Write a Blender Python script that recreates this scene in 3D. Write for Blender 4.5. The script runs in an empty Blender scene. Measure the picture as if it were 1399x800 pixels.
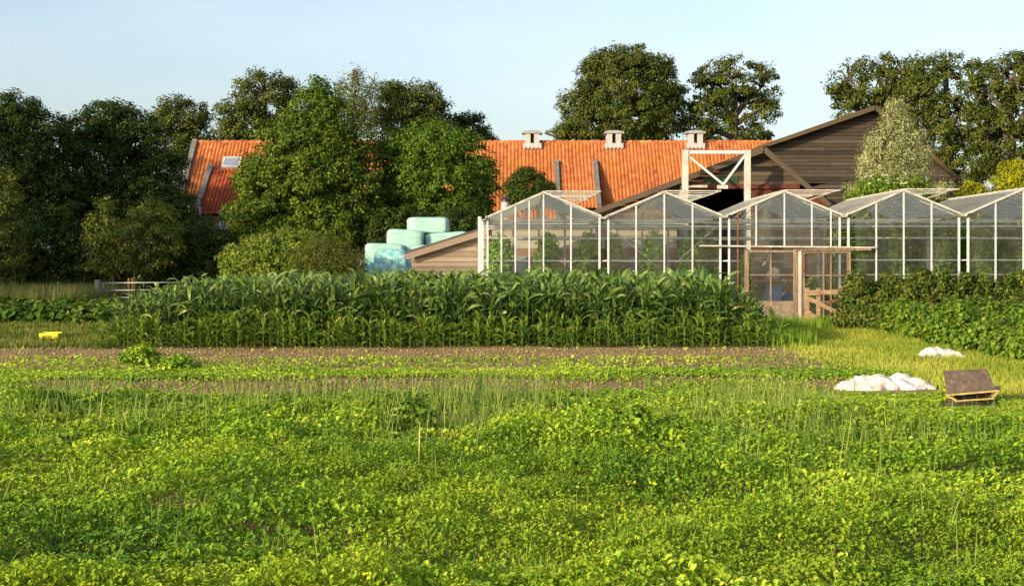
import bpy, math, random
import numpy as np
from mathutils import Vector

random.seed(7)
RNG = np.random.default_rng(7)
R = math.radians
SC = bpy.context.scene
COL = SC.collection

# ------------------------------------------------------------------ camera model
FPX, CX, HY, EYE = 1943.0, 699.5, 358.0, 1.7      # focal length and horizon in photo pixels, eye height in metres


def W(px, py, d):
    return Vector(((px - CX) / FPX * d, d, EYE + (HY - py) / FPX * d))


def GX(px, d):
    return (px - CX) / FPX * d


def GZ(py, d):
    return EYE + (HY - py) / FPX * d


cam_d = bpy.data.cameras.new('camera')
cam = bpy.data.objects.new('camera', cam_d)
COL.objects.link(cam)
cam.location = (0, 0, EYE)
cam.rotation_euler = (R(90), 0, 0)
cam_d.sensor_width = 36
cam_d.lens = 36 * FPX / 1399
cam_d.shift_y = -(400 - HY) / 1399
cam_d.clip_end = 3000
SC.camera = cam

# ------------------------------------------------------------------ light
SUN_EL, SUN_AZ = R(16), R(227)          # azimuth clockwise from +Y: behind the camera, to its left
sdir = Vector((math.sin(SUN_AZ) * math.cos(SUN_EL), math.cos(SUN_AZ) * math.cos(SUN_EL), math.sin(SUN_EL)))
sl = bpy.data.lights.new('sun', 'SUN')
sl.energy = 5.0
sl.angle = R(0.5)
sl.color = (1.0, 0.77, 0.46)
so = bpy.data.objects.new('sun', sl)
COL.objects.link(so)
so.rotation_euler = sdir.to_track_quat('Z', 'Y').to_euler()

world = bpy.data.worlds.new('World')
SC.world = world
world.use_nodes = True
wn, wl = world.node_tree.nodes, world.node_tree.links
wn.clear()
w_out = wn.new('ShaderNodeOutputWorld')
w_bg = wn.new('ShaderNodeBackground')
sky = wn.new('ShaderNodeTexSky')
sky.sky_type = 'NISHITA'
sky.sun_disc = False
sky.sun_elevation = SUN_EL
sky.sun_rotation = SUN_AZ
sky.air_density = 1.0
sky.dust_density = 2.6
sky.ozone_density = 1.6
w_bg.inputs['Strength'].default_value = 0.14
hsv = wn.new('ShaderNodeHueSaturation')
hsv.inputs['Saturation'].default_value = 0.78
hsv.inputs['Value'].default_value = 1.36
wl.new(sky.outputs[0], hsv.inputs['Color'])
# thin high cloud, streaked along the horizon
w_tc = wn.new('ShaderNodeTexCoord')
w_mp = wn.new('ShaderNodeMapping')
w_mp.inputs['Scale'].default_value = (2.2, 2.2, 9.0)
w_nz = wn.new('ShaderNodeTexNoise')
w_nz.inputs['Scale'].default_value = 2.0
w_nz.inputs['Detail'].default_value = 5
w_cr = wn.new('ShaderNodeMapRange')
w_cr.inputs[1].default_value, w_cr.inputs[2].default_value = 0.42, 0.72
w_cr.inputs[3].default_value, w_cr.inputs[4].default_value = 0.0, 0.16
w_mx = wn.new('ShaderNodeMix')
w_mx.data_type = 'RGBA'
w_mx.inputs[7].default_value = (6.0, 6.0, 6.2, 1)
wl.new(w_tc.outputs['Generated'], w_mp.inputs[0])
wl.new(w_mp.outputs[0], w_nz.inputs['Vector'])
wl.new(w_nz.outputs[0], w_cr.inputs[0])
wl.new(w_cr.outputs[0], w_mx.inputs[0])
wl.new(hsv.outputs[0], w_mx.inputs[6])
wl.new(w_mx.outputs[2], w_bg.inputs[0])
wl.new(w_bg.outputs[0], w_out.inputs[0])

SC.view_settings.view_transform = 'Standard'
SC.view_settings.look = 'None'
SC.view_settings.exposure = 0.46
SC.view_settings.gamma = 1
SC.view_settings.use_curve_mapping = False
SC.cycles.max_bounces = 7
SC.cycles.diffuse_bounces = 3
SC.cycles.glossy_bounces = 2
SC.cycles.transmission_bounces = 4
SC.cycles.transparent_max_bounces = 24
SC.cycles.use_denoising = True

# ------------------------------------------------------------------ materials


class NT:
    def __init__(self, name):
        self.m = bpy.data.materials.new(name)
        self.m.use_nodes = True
        self.t = self.m.node_tree
        self.t.nodes.clear()
        self.out = self.n('ShaderNodeOutputMaterial')

    def n(self, typ, **kw):
        nd = self.t.nodes.new(typ)
        for k, v in kw.items():
            setattr(nd, k, v)
        return nd

    def l(self, a, b):
        self.t.links.new(a, b)

    def ramp(self, fac, stops):
        r = self.n('ShaderNodeValToRGB')
        el = r.color_ramp.elements
        while len(el) > 1:
            el.remove(el[-1])
        el[0].position, el[0].color = stops[0][0], (*stops[0][1], 1)
        for p, c in stops[1:]:
            e = el.new(p)
            e.color = (*c, 1)
        self.l(fac, r.inputs[0])
        return r.outputs[0]

    def noise(self, scale, detail=4, rough=0.55, vec=None, stretch=None):
        nz = self.n('ShaderNodeTexNoise')
        nz.inputs['Scale'].default_value = scale
        nz.inputs['Detail'].default_value = detail
        nz.inputs['Roughness'].default_value = rough
        if vec is None:
            vec = self.n('ShaderNodeTexCoord').outputs['Object']
        if stretch:
            mp = self.n('ShaderNodeMapping')
            mp.inputs['Scale'].default_value = stretch
            self.l(vec, mp.inputs[0])
            vec = mp.outputs[0]
        self.l(vec, nz.inputs['Vector'])
        return nz.outputs[0]

    def math(self, op, a, b=None, c=None):
        m = self.n('ShaderNodeMath', operation=op)
        for i, x in enumerate((a, b, c)):
            if x is None:
                continue
            if isinstance(x, (int, float)):
                m.inputs[i].default_value = x
            else:
                self.l(x, m.inputs[i])
        return m.outputs[0]

    def mix(self, fac, a, b, blend='MIX'):
        m = self.n('ShaderNodeMix', data_type='RGBA', blend_type=blend)
        for sock, x in ((m.inputs[0], fac), (m.inputs[6], a), (m.inputs[7], b)):
            if isinstance(x, (int, float)):
                sock.default_value = x
            elif isinstance(x, tuple):
                sock.default_value = (*x, 1)
            else:
                self.l(x, sock)
        return m.outputs[2]

    def bsdf(self, color, rough=0.6, spec=0.3, metal=0.0, bump=None, bump_d=0.02, bump_s=0.5):
        p = self.n('ShaderNodeBsdfPrincipled')
        if isinstance(color, tuple):
            p.inputs['Base Color'].default_value = (*color, 1)
        else:
            self.l(color, p.inputs['Base Color'])
        if isinstance(rough, (int, float)):
            p.inputs['Roughness'].default_value = rough
        else:
            self.l(rough, p.inputs['Roughness'])
        p.inputs['Specular IOR Level'].default_value = spec
        p.inputs['Metallic'].default_value = metal
        if bump is not None:
            b = self.n('ShaderNodeBump')
            b.inputs['Distance'].default_value = bump_d
            b.inputs['Strength'].default_value = bump_s
            self.l(bump, b.inputs['Height'])
            self.l(b.outputs[0], p.inputs['Normal'])
        return p

    def done(self, sh):
        self.l(sh.outputs[0], self.out.inputs[0])
        return self.m


def leaf_mat(name, stops, trans=0.30, rough=0.5, spec=0.3, tint=(1.35, 1.25, 0.5), gain=1.45):
    t = NT(name)
    a = t.n('ShaderNodeAttribute', attribute_name='v')
    stops = [(q, tuple(min(.85, k * gain) for k in col)) for q, col in stops]
    c = t.ramp(a.outputs['Fac'], stops)
    p = t.bsdf(c, rough, spec * .4)
    tr = t.n('ShaderNodeBsdfTranslucent')
    t.l(t.mix(1.0, c, tint, 'MULTIPLY'), tr.inputs[0])
    mx = t.n('ShaderNodeMixShader')
    mx.inputs[0].default_value = trans
    t.l(p.outputs[0], mx.inputs[1])
    t.l(tr.outputs[0], mx.inputs[2])
    return t.done(mx)


def plain(name, color, rough=0.6, spec=0.3, metal=0.0, var=0.25, scale=6.0, stretch=None, bump=0.0):
    """a colour broken up by weathering noise"""
    t = NT(name)
    nz = t.noise(scale, 5, 0.6, stretch=stretch)
    lo = tuple(c * (1 - var) for c in color)
    hi = tuple(min(1, c * (1 + var)) for c in color)
    c = t.ramp(nz, [(0.3, lo), (0.7, hi)])
    return t.done(t.bsdf(c, rough, spec, metal, nz if bump else None, bump))


def bark_mat(name, color):
    t = NT(name)
    nz = t.noise(5, 6, 0.65, stretch=(3, 3, 0.7))
    c = t.ramp(nz, [(0.3, tuple(x * .55 for x in color)), (0.7, tuple(x * 1.3 for x in color))])
    return t.done(t.bsdf(c, 0.85, 0.2, 0, nz, 0.03))


def wood_mat(name, dark, mid, light, horizontal=True, bump=0.004):
    """weathered planks: the attribute v differs from board to board, the grain runs along the board"""
    t = NT(name)
    a = t.n('ShaderNodeAttribute', attribute_name='v')
    g = t.noise(9, 6, 0.65, stretch=(0.25, 1.5, 3.0) if horizontal else (3, 3, 0.25))
    s = t.noise(0.9, 4, 0.6)
    f = t.math('ADD', t.math('MULTIPLY', a.outputs['Fac'], 0.45), t.math('MULTIPLY', g, 0.45))
    f = t.math('ADD', f, t.math('MULTIPLY', s, 0.2))
    c = t.ramp(f, [(0.25, dark), (0.55, mid), (0.85, light)])
    return t.done(t.bsdf(c, 0.8, 0.2, 0, g, bump, 0.8))


def tile_mat(name, cols, lichen=0.5):
    t = NT(name)
    a = t.n('ShaderNodeAttribute', attribute_name='v')
    big = t.noise(0.35, 4, 0.6)
    f = t.math('ADD', t.math('MULTIPLY', a.outputs['Fac'], 0.75), t.math('MULTIPLY', big, 0.3))
    c = t.ramp(f, cols)
    ln = t.noise(0.5, 6, 0.7, stretch=(1, 1, 1.6))
    ln = t.math('MULTIPLY', t.math('SUBTRACT', ln, 0.53), 4.0)
    ln.node.use_clamp = True
    c = t.mix(t.math('MULTIPLY', ln, lichen), c, (0.42, 0.19, 0.015))
    dk = t.noise(2.5, 5, 0.7)
    dk = t.math('MULTIPLY', t.math('SUBTRACT', dk, 0.6), 3.0)
    dk.node.use_clamp = True
    c = t.mix(t.math('MULTIPLY', dk, 0.5), c, (0.09, 0.05, 0.03))
    return t.done(t.bsdf(c, 0.75, 0.25, 0, t.noise(30, 3), 0.004))


def glass_mat(name, dirt_lo, dirt_hi, dirt_col, scale=1.2, stretch=None, refl=0.9, trans_share=0.5):
    """a pane: clear glass with a Fresnel mirror, under a film of dirt or shading wash"""
    t = NT(name)
    tr = t.n('ShaderNodeBsdfTransparent')
    tr.inputs[0].default_value = (0.93, 0.97, 0.95, 1)
    gl = t.n('ShaderNodeBsdfGlossy')
    gl.inputs['Roughness'].default_value = 0.03
    fr = t.n('ShaderNodeFresnel')
    fr.inputs[0].default_value = 1.5
    mx = t.n('ShaderNodeMixShader')
    t.l(t.math('MULTIPLY', fr.outputs[0], refl), mx.inputs[0])
    t.l(tr.outputs[0], mx.inputs[1])
    t.l(gl.outputs[0], mx.inputs[2])
    df = t.n('ShaderNodeBsdfDiffuse')
    df.inputs[0].default_value = (*dirt_col, 1)
    tl = t.n('ShaderNodeBsdfTranslucent')
    tl.inputs[0].default_value = (*dirt_col, 1)
    md = t.n('ShaderNodeMixShader')
    md.inputs[0].default_value = trans_share
    t.l(df.outputs[0], md.inputs[1])
    t.l(tl.outputs[0], md.inputs[2])
    nz = t.noise(scale, 5, 0.65, stretch=stretch)
    mr = t.n('ShaderNodeMapRange')
    mr.inputs[1].default_value, mr.inputs[2].default_value = 0.3, 0.7
    mr.inputs[3].default_value, mr.inputs[4].default_value = dirt_lo, dirt_hi
    t.l(nz, mr.inputs[0])
    fin = t.n('ShaderNodeMixShader')
    t.l(mr.outputs[0], fin.inputs[0])
    t.l(mx.outputs[0], fin.inputs[1])
    t.l(md.outputs[0], fin.inputs[2])
    return t.done(fin)


G = lambda *a: a
M = {}
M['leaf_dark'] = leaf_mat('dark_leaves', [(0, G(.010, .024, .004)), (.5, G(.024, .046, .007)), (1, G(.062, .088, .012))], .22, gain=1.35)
M['leaf_beech'] = leaf_mat('beech_leaves', [(0, G(.016, .027, .005)), (.5, G(.040, .056, .009)), (1, G(.095, .108, .018))], .2)
M['leaf_mid'] = leaf_mat('broad_leaves', [(0, G(.018, .046, .005)), (.5, G(.050, .092, .009)), (1, G(.145, .180, .020))], .26, gain=1.4)
M['leaf_walnut'] = leaf_mat('walnut_leaves', [(0, G(.026, .058, .006)), (.5, G(.058, .105, .010)), (1, G(.105, .165, .016))], .3)
M['leaf_birch'] = leaf_mat('birch_leaves', [(0, G(.035, .055, .015)), (.5, G(.070, .095, .028)), (1, G(.12, .14, .045))], .3)
M['leaf_silver'] = leaf_mat('silver_leaves', [(0, G(.09, .115, .045)), (.5, G(.17, .19, .085)), (1, G(.29, .30, .16))], .25, tint=(1.1, 1.1, .8), gain=1.8)
M['leaf_yellow'] = leaf_mat('yellow_leaves', [(0, G(.12, .15, .008)), (.5, G(.23, .25, .010)), (1, G(.36, .35, .015))], .3, gain=1.25)
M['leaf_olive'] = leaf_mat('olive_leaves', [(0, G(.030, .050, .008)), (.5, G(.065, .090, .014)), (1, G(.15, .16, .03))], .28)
M['leaf_shrub'] = leaf_mat('shrub_leaves', [(0, G(.030, .060, .008)), (.5, G(.075, .115, .014)), (1, G(.17, .19, .03))], .28, gain=1.6)
M['leaf_currant'] = leaf_mat('currant_leaves', [(0, G(.025, .050, .008)), (.5, G(.055, .090, .014)), (1, G(.16, .16, .03))], .28)
M['weed_dark'] = leaf_mat('dark_weed_leaves', [(0, G(.025, .065, .008)), (.5, G(.06, .125, .010)), (1, G(.15, .22, .02))], .28)
M['leaf_veg'] = leaf_mat('vegetable_leaves', [(0, G(.035, .085, .010)), (.5, G(.065, .125, .014)), (1, G(.15, .20, .03))], .3, gain=1.1)
M['leaf_bean'] = leaf_mat('bean_leaves', [(0, G(.04, .10, .010)), (.5, G(.09, .17, .015)), (1, G(.22, .27, .035))], .32, gain=1.2)
M['leaf_tomato'] = leaf_mat('tomato_leaves', [(0, G(.035, .085, .010)), (.5, G(.075, .150, .018)), (1, G(.17, .24, .04))], .35, gain=2.1)
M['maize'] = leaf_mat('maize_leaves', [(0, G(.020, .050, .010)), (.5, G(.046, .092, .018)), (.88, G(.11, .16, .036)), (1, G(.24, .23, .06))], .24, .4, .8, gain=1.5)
M['maize_young'] = leaf_mat('young_maize_leaves', [(0, G(.040, .085, .010)), (.5, G(.08, .145, .015)), (1, G(.15, .20, .03))], .30, .45, .4, gain=1.25)
M['stalk'] = leaf_mat('maize_stalks', [(0, G(.05, .10, .015)), (1, G(.11, .15, .025))], .1)
M['weed'] = leaf_mat('weed_leaves', [(0, G(.026, .072, .008)), (.4, G(.085, .165, .012)), (.8, G(.195, .280, .018)), (1, G(.30, .36, .04))], .28, .45, .4, tint=(1.28, 1.25, .5), gain=1.66)
M['weed_fine'] = leaf_mat('fine_weed_leaves', [(0, G(.060, .125, .010)), (.5, G(.150, .225, .014)), (1, G(.30, .345, .03))], .28, .5, .3, tint=(1.28, 1.25, .5), gain=1.6)
M['grass'] = leaf_mat('grass_blades', [(0, G(.07, .12, .015)), (.5, G(.17, .22, .025)), (1, G(.36, .33, .08))], .3, .5, .3)
M['tallgrass'] = leaf_mat('tall_grass_blades', [(0, G(.06, .115, .025)), (.6, G(.15, .20, .045)), (.85, G(.30, .30, .10)), (1, G(.46, .38, .18))], .25, .5, .3)
M['lushgrass'] = leaf_mat('lush_grass_blades', [(0, G(.05, .12, .01)), (.5, G(.11, .21, .02)), (1, G(.24, .30, .03))], .3, .5, .3)
M['vergegrass'] = leaf_mat('verge_grass_blades', [(0, G(.04, .065, .015)), (.5, G(.10, .135, .025)), (1, G(.26, .25, .07))], .28, .5, .2, gain=1.15)
M['drygrass'] = leaf_mat('dry_grass_blades', [(0, G(.05, .08, .02)), (.5, G(.10, .12, .035)), (1, G(.22, .17, .08))], .25)
M['flower'] = leaf_mat('yellow_petals', [(0, G(.7, .5, .01)), (1, G(.8, .65, .02))], .2)
M['flower_white'] = leaf_mat('white_blossom', [(0, G(.6, .62, .5)), (1, G(.8, .8, .7))], .2)
M['bark'] = bark_mat('grey_bark', (.10, .085, .065))
M['bark_pale'] = bark_mat('pale_bark', (.26, .18, .09))
M['stem'] = bark_mat('green_stems', (.10, .12, .03))
M['white_paint'] = plain('white_painted_metal', (.47, .50, .53), .45, .4, 0, .12, 8, (1, 1, .3))
M['galv'] = plain('galvanised_steel', (.27, .28, .30), .5, .5, .3, .2, 6, (1, 1, .3))
M['dirty_white'] = plain('weathered_white_frame', (.42, .405, .365), .6, .3, 0, .3, 5, (1, 1, .5))
M['pipe'] = plain('grey_pipes', (.38, .40, .42), .5, .4, 0, .25, 5)
M['gable_glass'] = glass_mat('dusty_glass', 0.01, 0.13, (.50, .50, .45), 1.6, (1, 1, .4), .8, .4)
M['roof_glass'] = glass_mat('whitewashed_glass', 0.38, 0.85, (.80, .76, .66), 1.4, (.6, 3.0, .6), .6, .66)
M['vent_glass'] = glass_mat('vent_glass', 0.0, 0.03, (.5, .5, .45), 1.6, None, .22, .4)
M['roof_glass_clear'] = glass_mat('bluish_roof_glass', 0.16, 0.42, (.56, .56, .52), 1.4, (.6, 3.0, .6), .9, .45)
M['door_glass'] = glass_mat('grimy_door_glass', 0.04, 0.2, (.40, .38, .33), 2.0, None, .7, .4)
M['window_glass'] = plain('dark_window_glass', (.20, .24, .30), .08, .8, 0, .2, 2)
M['wood_dark'] = wood_mat('dark_weathered_boards', G(.017, .014, .011), G(.044, .036, .028), G(.105, .088, .071))
M['wood_wing'] = wood_mat('brown_weathered_boards', G(.030, .023, .016), G(.080, .062, .044), G(.165, .13, .095))
M['wood_shed'] = wood_mat('pale_weathered_boards', G(.10, .080, .062), G(.20, .163, .128), G(.30, .25, .20))
M['wood_pale'] = wood_mat('pale_grey_boards', G(.17, .15, .12), G(.30, .27, .22), G(.40, .37, .32))
M['wood_verge'] = wood_mat('lichened_bargeboards', G(.04, .030, .018), G(.078, .058, .033), G(.16, .115, .045))
M['wood_door'] = plain('peeling_wood', (.205, .150, .105), .75, .2, 0, .5, 7, (2, 2, .4), .003)
M['wood_rust'] = plain('rust_stained_wood', (.17, .075, .042), .8, .2, 0, .5, 8, (2, 2, .5), .003)
M['wood_hurdle'] = plain('bleached_planks', (.29, .20, .125), .8, .2, 0, .45, 7, (.6, 2, 2), .004)
M['wood_post'] = plain('grey_fence_wood', (.15, .13, .10), .85, .2, 0, .4, 8, (2, 2, .4), .006)
M['stake'] = plain('tan_stakes', (.30, .20, .09), .8, .2, 0, .3, 8, (2, 2, .4))
M['red_wood'] = plain('faded_red_boards', (.10, .032, .022), .75, .2, 0, .35, 6)
M['green_paint'] = plain('faded_green_paint', (.030, .065, .025), .75, .2, 0, .4, 5)
M['tile'] = tile_mat('orange_pantiles', [(0.05, G(.15, .042, .02)), (.42, G(.35, .106, .036)), (.78, G(.49, .175, .06)), (1, G(.50, .24, .09))], .75)
M['tile_red'] = tile_mat('red_pantiles', [(0.05, G(.15, .035, .02)), (.5, G(.30, .062, .025)), (1, G(.42, .11, .04))], .12)
M['lead'] = plain('grey_mortar_and_lead', (.15, .145, .14), .75, .3, 0, .35, 4)
M['brick'] = plain('brown_brickwork', (.22, .12, .08), .85, .2, 0, .35, 12)
M['render'] = plain('tan_house_wall', (.30, .20, .12), .85, .2, 0, .2, 3)
M['concrete'] = plain('rough_concrete', (.24, .185, .14), .9, .2, 0, .35, 8, None, .02)
M['vent_white'] = plain('white_vent_boxes', (.37, .38, .39), .5, .3, 0, .1, 6)
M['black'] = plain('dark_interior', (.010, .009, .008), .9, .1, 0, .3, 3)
M['dark_cap'] = plain('sooty_metal', (.07, .06, .06), .6, .4, .3, .3, 6)
M['blue_plastic'] = plain('blue_plastic', (.03, .13, .32), .45, .4, 0, .2, 4)
M['yellow_plastic'] = plain('yellow_plastic', (.85, .72, .01), .45, .4, 0, .08, 4)
M['yellow_paint'] = plain('chipped_yellow_paint', (.46, .35, .11), .6, .3, 0, .4, 14)


def rust_mat():
    t = NT('rusty_brown_sheet')
    n1 = t.noise(14, 6, .7)
    n2 = t.noise(10, 5, .7, stretch=(6, 1, .8))
    c = t.ramp(t.math('ADD', t.math('MULTIPLY', n1, .6), t.math('MULTIPLY', n2, .4)),
               [(.35, G(.055, .040, .032)), (.53, G(.115, .085, .066)), (.7, G(.27, .20, .14))])
    return t.done(t.bsdf(c, .7, .35, 0, n1, .004))


M['rust'] = rust_mat()


def film_mat():
    t = NT('pale_green_bale_film')
    n1 = t.noise(1.2, 5, .6)
    n2 = t.noise(2.2, 6, .7, stretch=(.35, 1, 7))
    n3 = t.noise(7, 5, .75, stretch=(1, 1, 1.6))
    c = t.ramp(t.math('ADD', t.math('MULTIPLY', n1, .5), t.math('MULTIPLY', n2, .5)), [(.36, G(.22, .46, .43)), (.52, G(.33, .58, .53)), (.64, G(.45, .68, .62))])
    d = t.math('MULTIPLY', t.math('SUBTRACT', n3, .60), 5.0)
    d.node.use_clamp = True
    c = t.mix(t.math('MULTIPLY', d, .55), c, (.20, .30, .25))
    return t.done(t.bsdf(c, .30, .5, 0, t.math('ADD', n2, t.math('MULTIPLY', n3, .4)), .09, .9))


M['film'] = film_mat()


def film_worn():
    t = NT('scuffed_blue_green_bale_film')
    n1 = t.noise(5, 6, .75)
    n2 = t.noise(3, 4, .6, stretch=(.4, 1, 5))
    c = t.ramp(n1, [(.42, G(.10, .36, .40)), (.52, G(.24, .52, .54)), (.60, G(.52, .72, .68))])
    return t.done(t.bsdf(c, .38, .45, 0, n2, .04, .6))


M['film_worn'] = film_worn()


def cloth_mat():
    t = NT('dirty_white_fleece')
    n1 = t.noise(7, 6, .65)
    c = t.ramp(n1, [(.36, G(.42, .36, .31)), (.5, G(.58, .55, .52)), (.62, G(.66, .64, .62))])
    return t.done(t.bsdf(c, .8, .2, 0, n1, .02, .5))


M['cloth'] = cloth_mat()


def soil_mat(name, lo, mid, hi, green):
    t = NT(name)
    n1 = t.noise(2.2, 8, .7)
    n2 = t.noise(22, 6, .75)
    f = t.math('ADD', t.math('MULTIPLY', n1, .5), t.math('MULTIPLY', n2, .5))
    c = t.ramp(f, [(.36, lo), (.5, mid), (.64, hi)])
    g = t.noise(.8, 6, .7)
    g = t.math('MULTIPLY', t.math('SUBTRACT', g, .5), 3.0)
    g.node.use_clamp = True
    c = t.mix(t.math('MULTIPLY', g, .5), c, green)
    return t.done(t.bsdf(c, .95, .1, 0, f, .05, .9))


M['soil'] = soil_mat('brown_soil', G(.15, .102, .050), G(.275, .195, .100), G(.43, .32, .18), G(.12, .12, .03))
M['turf'] = soil_mat('grassy_ground', G(.07, .085, .02), G(.13, .15, .03), G(.20, .20, .05), G(.15, .18, .03))

# ------------------------------------------------------------------ object helpers


def props(o, label=None, cat=None, group=None, kind=None):
    if label:
        o['label'] = label
    if cat:
        o['category'] = cat
    if group:
        o['group'] = group
    if kind:
        o['kind'] = kind
    return o


def empty(name, loc, label=None, cat=None, group=None, rz=0.0):
    o = bpy.data.objects.new(name, None)
    COL.objects.link(o)
    o.location = loc
    o.rotation_euler = (0, 0, rz)
    return props(o, label, cat, group)


def link(name, me, mat, parent=None):
    if mat is not None and len(me.materials) == 0:
        me.materials.append(mat)
    o = bpy.data.objects.new(name, me)
    COL.objects.link(o)
    if parent is not None:
        o.parent = parent
        w = parent.matrix_basis.inverted()
        p = parent.parent
        while p is not None:
            w = w @ p.matrix_basis.inverted() if False else w
            p = p.parent
    return o


class MB:
    """collects boxes, bars, tubes and prisms in world coordinates; build() links them as one mesh"""

    def __init__(self):
        self.v, self.f, self.a = [], [], []

    def add(self, vs, fs, val=0.5):
        k = len(self.v)
        self.v += [tuple(p) for p in vs]
        self.f += [tuple(i + k for i in f) for f in fs]
        self.a += [val] * len(vs)
        return self

    def box(self, x0, x1, y0, y1, z0, z1, val=.5):
        vs = [(x, y, z) for z in (z0, z1) for y in (y0, y1) for x in (x0, x1)]
        return self.add(vs, [(0, 2, 3, 1), (4, 5, 7, 6), (0, 1, 5, 4), (2, 6, 7, 3), (0, 4, 6, 2), (1, 3, 7, 5)], val)

    def bar(self, p, q, w, h=None, up=(0, 0, 1), val=.5):
        p, q = Vector(p), Vector(q)
        h = w if h is None else h
        t = (q - p).normalized()
        u = Vector(up)
        if abs(t.dot(u)) > .98:
            u = Vector((0, 1, 0))
        s = t.cross(u).normalized()
        n = s.cross(t)
        vs = [b + s * (i * w / 2) + n * (j * h / 2) for b in (p, q) for i, j in ((-1, -1), (1, -1), (1, 1), (-1, 1))]
        return self.add(vs, [(3, 2, 1, 0), (4, 5, 6, 7), (0, 1, 5, 4), (1, 2, 6, 5), (2, 3, 7, 6), (3, 0, 4, 7)], val)

    def tube(self, pts, rad, n=8, val=.5):
        pts = [Vector(p) for p in pts]
        if isinstance(rad, (int, float)):
            rad = [rad] * len(pts)
        vs, fs = [], []
        for i, p in enumerate(pts):
            t = (pts[min(i + 1, len(pts) - 1)] - pts[max(i - 1, 0)]).normalized()
            u = Vector((0, 1, 0)) if abs(t.y) < .9 else Vector((1, 0, 0))
            s = t.cross(u).normalized()
            m = s.cross(t)
            for k in range(n):
                a = 2 * math.pi * k / n
                vs.append(p + (s * math.cos(a) + m * math.sin(a)) * rad[i])
        for i in range(len(pts) - 1):
            for k in range(n):
                fs.append((i * n + k, i * n + (k + 1) % n, (i + 1) * n + (k + 1) % n, (i + 1) * n + k))
        fs.append(tuple(range(n - 1, -1, -1)))
        fs.append(tuple((len(pts) - 1) * n + k for k in range(n)))
        return self.add(vs, fs, val)

    def prism(self, poly, y0, y1, val=.5):
        """poly: (x, z) outline, extruded along y"""
        n = len(poly)
        vs = [(x, y0, z) for x, z in poly] + [(x, y1, z) for x, z in poly]
        fs = [tuple(range(n)), tuple(range(2 * n - 1, n - 1, -1))]
        fs += [(i, i + n, (i + 1) % n + n, (i + 1) % n) for i in range(n)]
        return self.add(vs, fs, val)

    def quad(self, a, b, c, d, val=.5):
        return self.add([a, b, c, d], [(0, 1, 2, 3)], val)

    def build(self, name, mat, parent=None, smooth=False, bevel=0.0):
        """vertices are given in world space; a parent must be an unrotated object"""
        off = Vector((0, 0, 0))
        p = parent
        while p is not None:
            off += p.location
            p = p.parent
        me = bpy.data.meshes.new(name)
        me.from_pydata([tuple(Vector(v) - off) for v in self.v], [], self.f)
        at = me.attributes.new('v', 'FLOAT', 'POINT')
        at.data.foreach_set('value', np.array(self.a, dtype=np.float32))
        if smooth:
            me.polygons.foreach_set('use_smooth', [True] * len(me.polygons))
        me.materials.append(mat)
        me.update()
        o = bpy.data.objects.new(name, me)
        COL.objects.link(o)
        if parent is not None:
            o.parent = parent
        if bevel:
            b = o.modifiers.new('bevel', 'BEVEL')
            b.width = bevel
            b.segments = 2
        return o


def np_mesh(name, V, F, v, mat, parent=None, smooth=False):
    """fast mesh from numpy quads; V in world space"""
    V = np.asarray(V, dtype=np.float32).copy()
    p = parent
    while p is not None:
        V -= np.array(p.location, dtype=np.float32)
        p = p.parent
    me = bpy.data.meshes.new(name)
    me.vertices.add(len(V))
    me.vertices.foreach_set('co', V.ravel())
    k = F.shape[1]
    me.loops.add(F.size)
    me.loops.foreach_set('vertex_index', F.astype(np.int32).ravel())
    me.polygons.add(len(F))
    me.polygons.foreach_set('loop_start', np.arange(len(F), dtype=np.int32) * k)
    me.update(calc_edges=True)
    if smooth:
        me.polygons.foreach_set('use_smooth', np.ones(len(F), dtype=bool))
    at = me.attributes.new('v', 'FLOAT', 'POINT')
    at.data.foreach_set('value', np.asarray(v, dtype=np.float32))
    me.materials.append(mat)
    o = bpy.data.objects.new(name, me)
    COL.objects.link(o)
    if parent is not None:
        o.parent = parent
    return o


def nrm(a):
    return a / np.maximum(np.linalg.norm(a, axis=1, keepdims=True), 1e-9)


def leaf_geo(C, N, L, ln, wd, fold=0.15, simple=False):
    """leaves with base C, face normal N, pointing along L; returns V, F, verts per leaf"""
    n = len(C)
    T = nrm(L - (L * N).sum(1, keepdims=True) * N)
    S = np.cross(N, T)
    ln, wd = ln.reshape(-1, 1), wd.reshape(-1, 1)
    if simple:
        P = [C, C + T * ln * .45 + S * wd * .5 + N * ln * fold, C + T * ln, C + T * ln * .45 - S * wd * .5 + N * ln * fold]
        V = np.stack(P, 1).reshape(-1, 3)
        F = np.arange(n * 4).reshape(n, 4)
        return V, F, 4
    P = [C,
         C + T * ln * .28 + S * wd * .5 + N * wd * fold,
         C + T * ln * .68 + S * wd * .36 + N * wd * fold,
         C + T * ln - N * ln * .12,
         C + T * ln * .68 - S * wd * .36 + N * wd * fold,
         C + T * ln * .28 - S * wd * .5 + N * wd * fold]
    V = np.stack(P, 1).reshape(-1, 3)
    b = (np.arange(n) * 6)[:, None]
    F = np.concatenate([b + np.array([[0, 1, 2, 3]]), b + np.array([[0, 3, 4, 5]])])
    return V, F, 6


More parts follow.
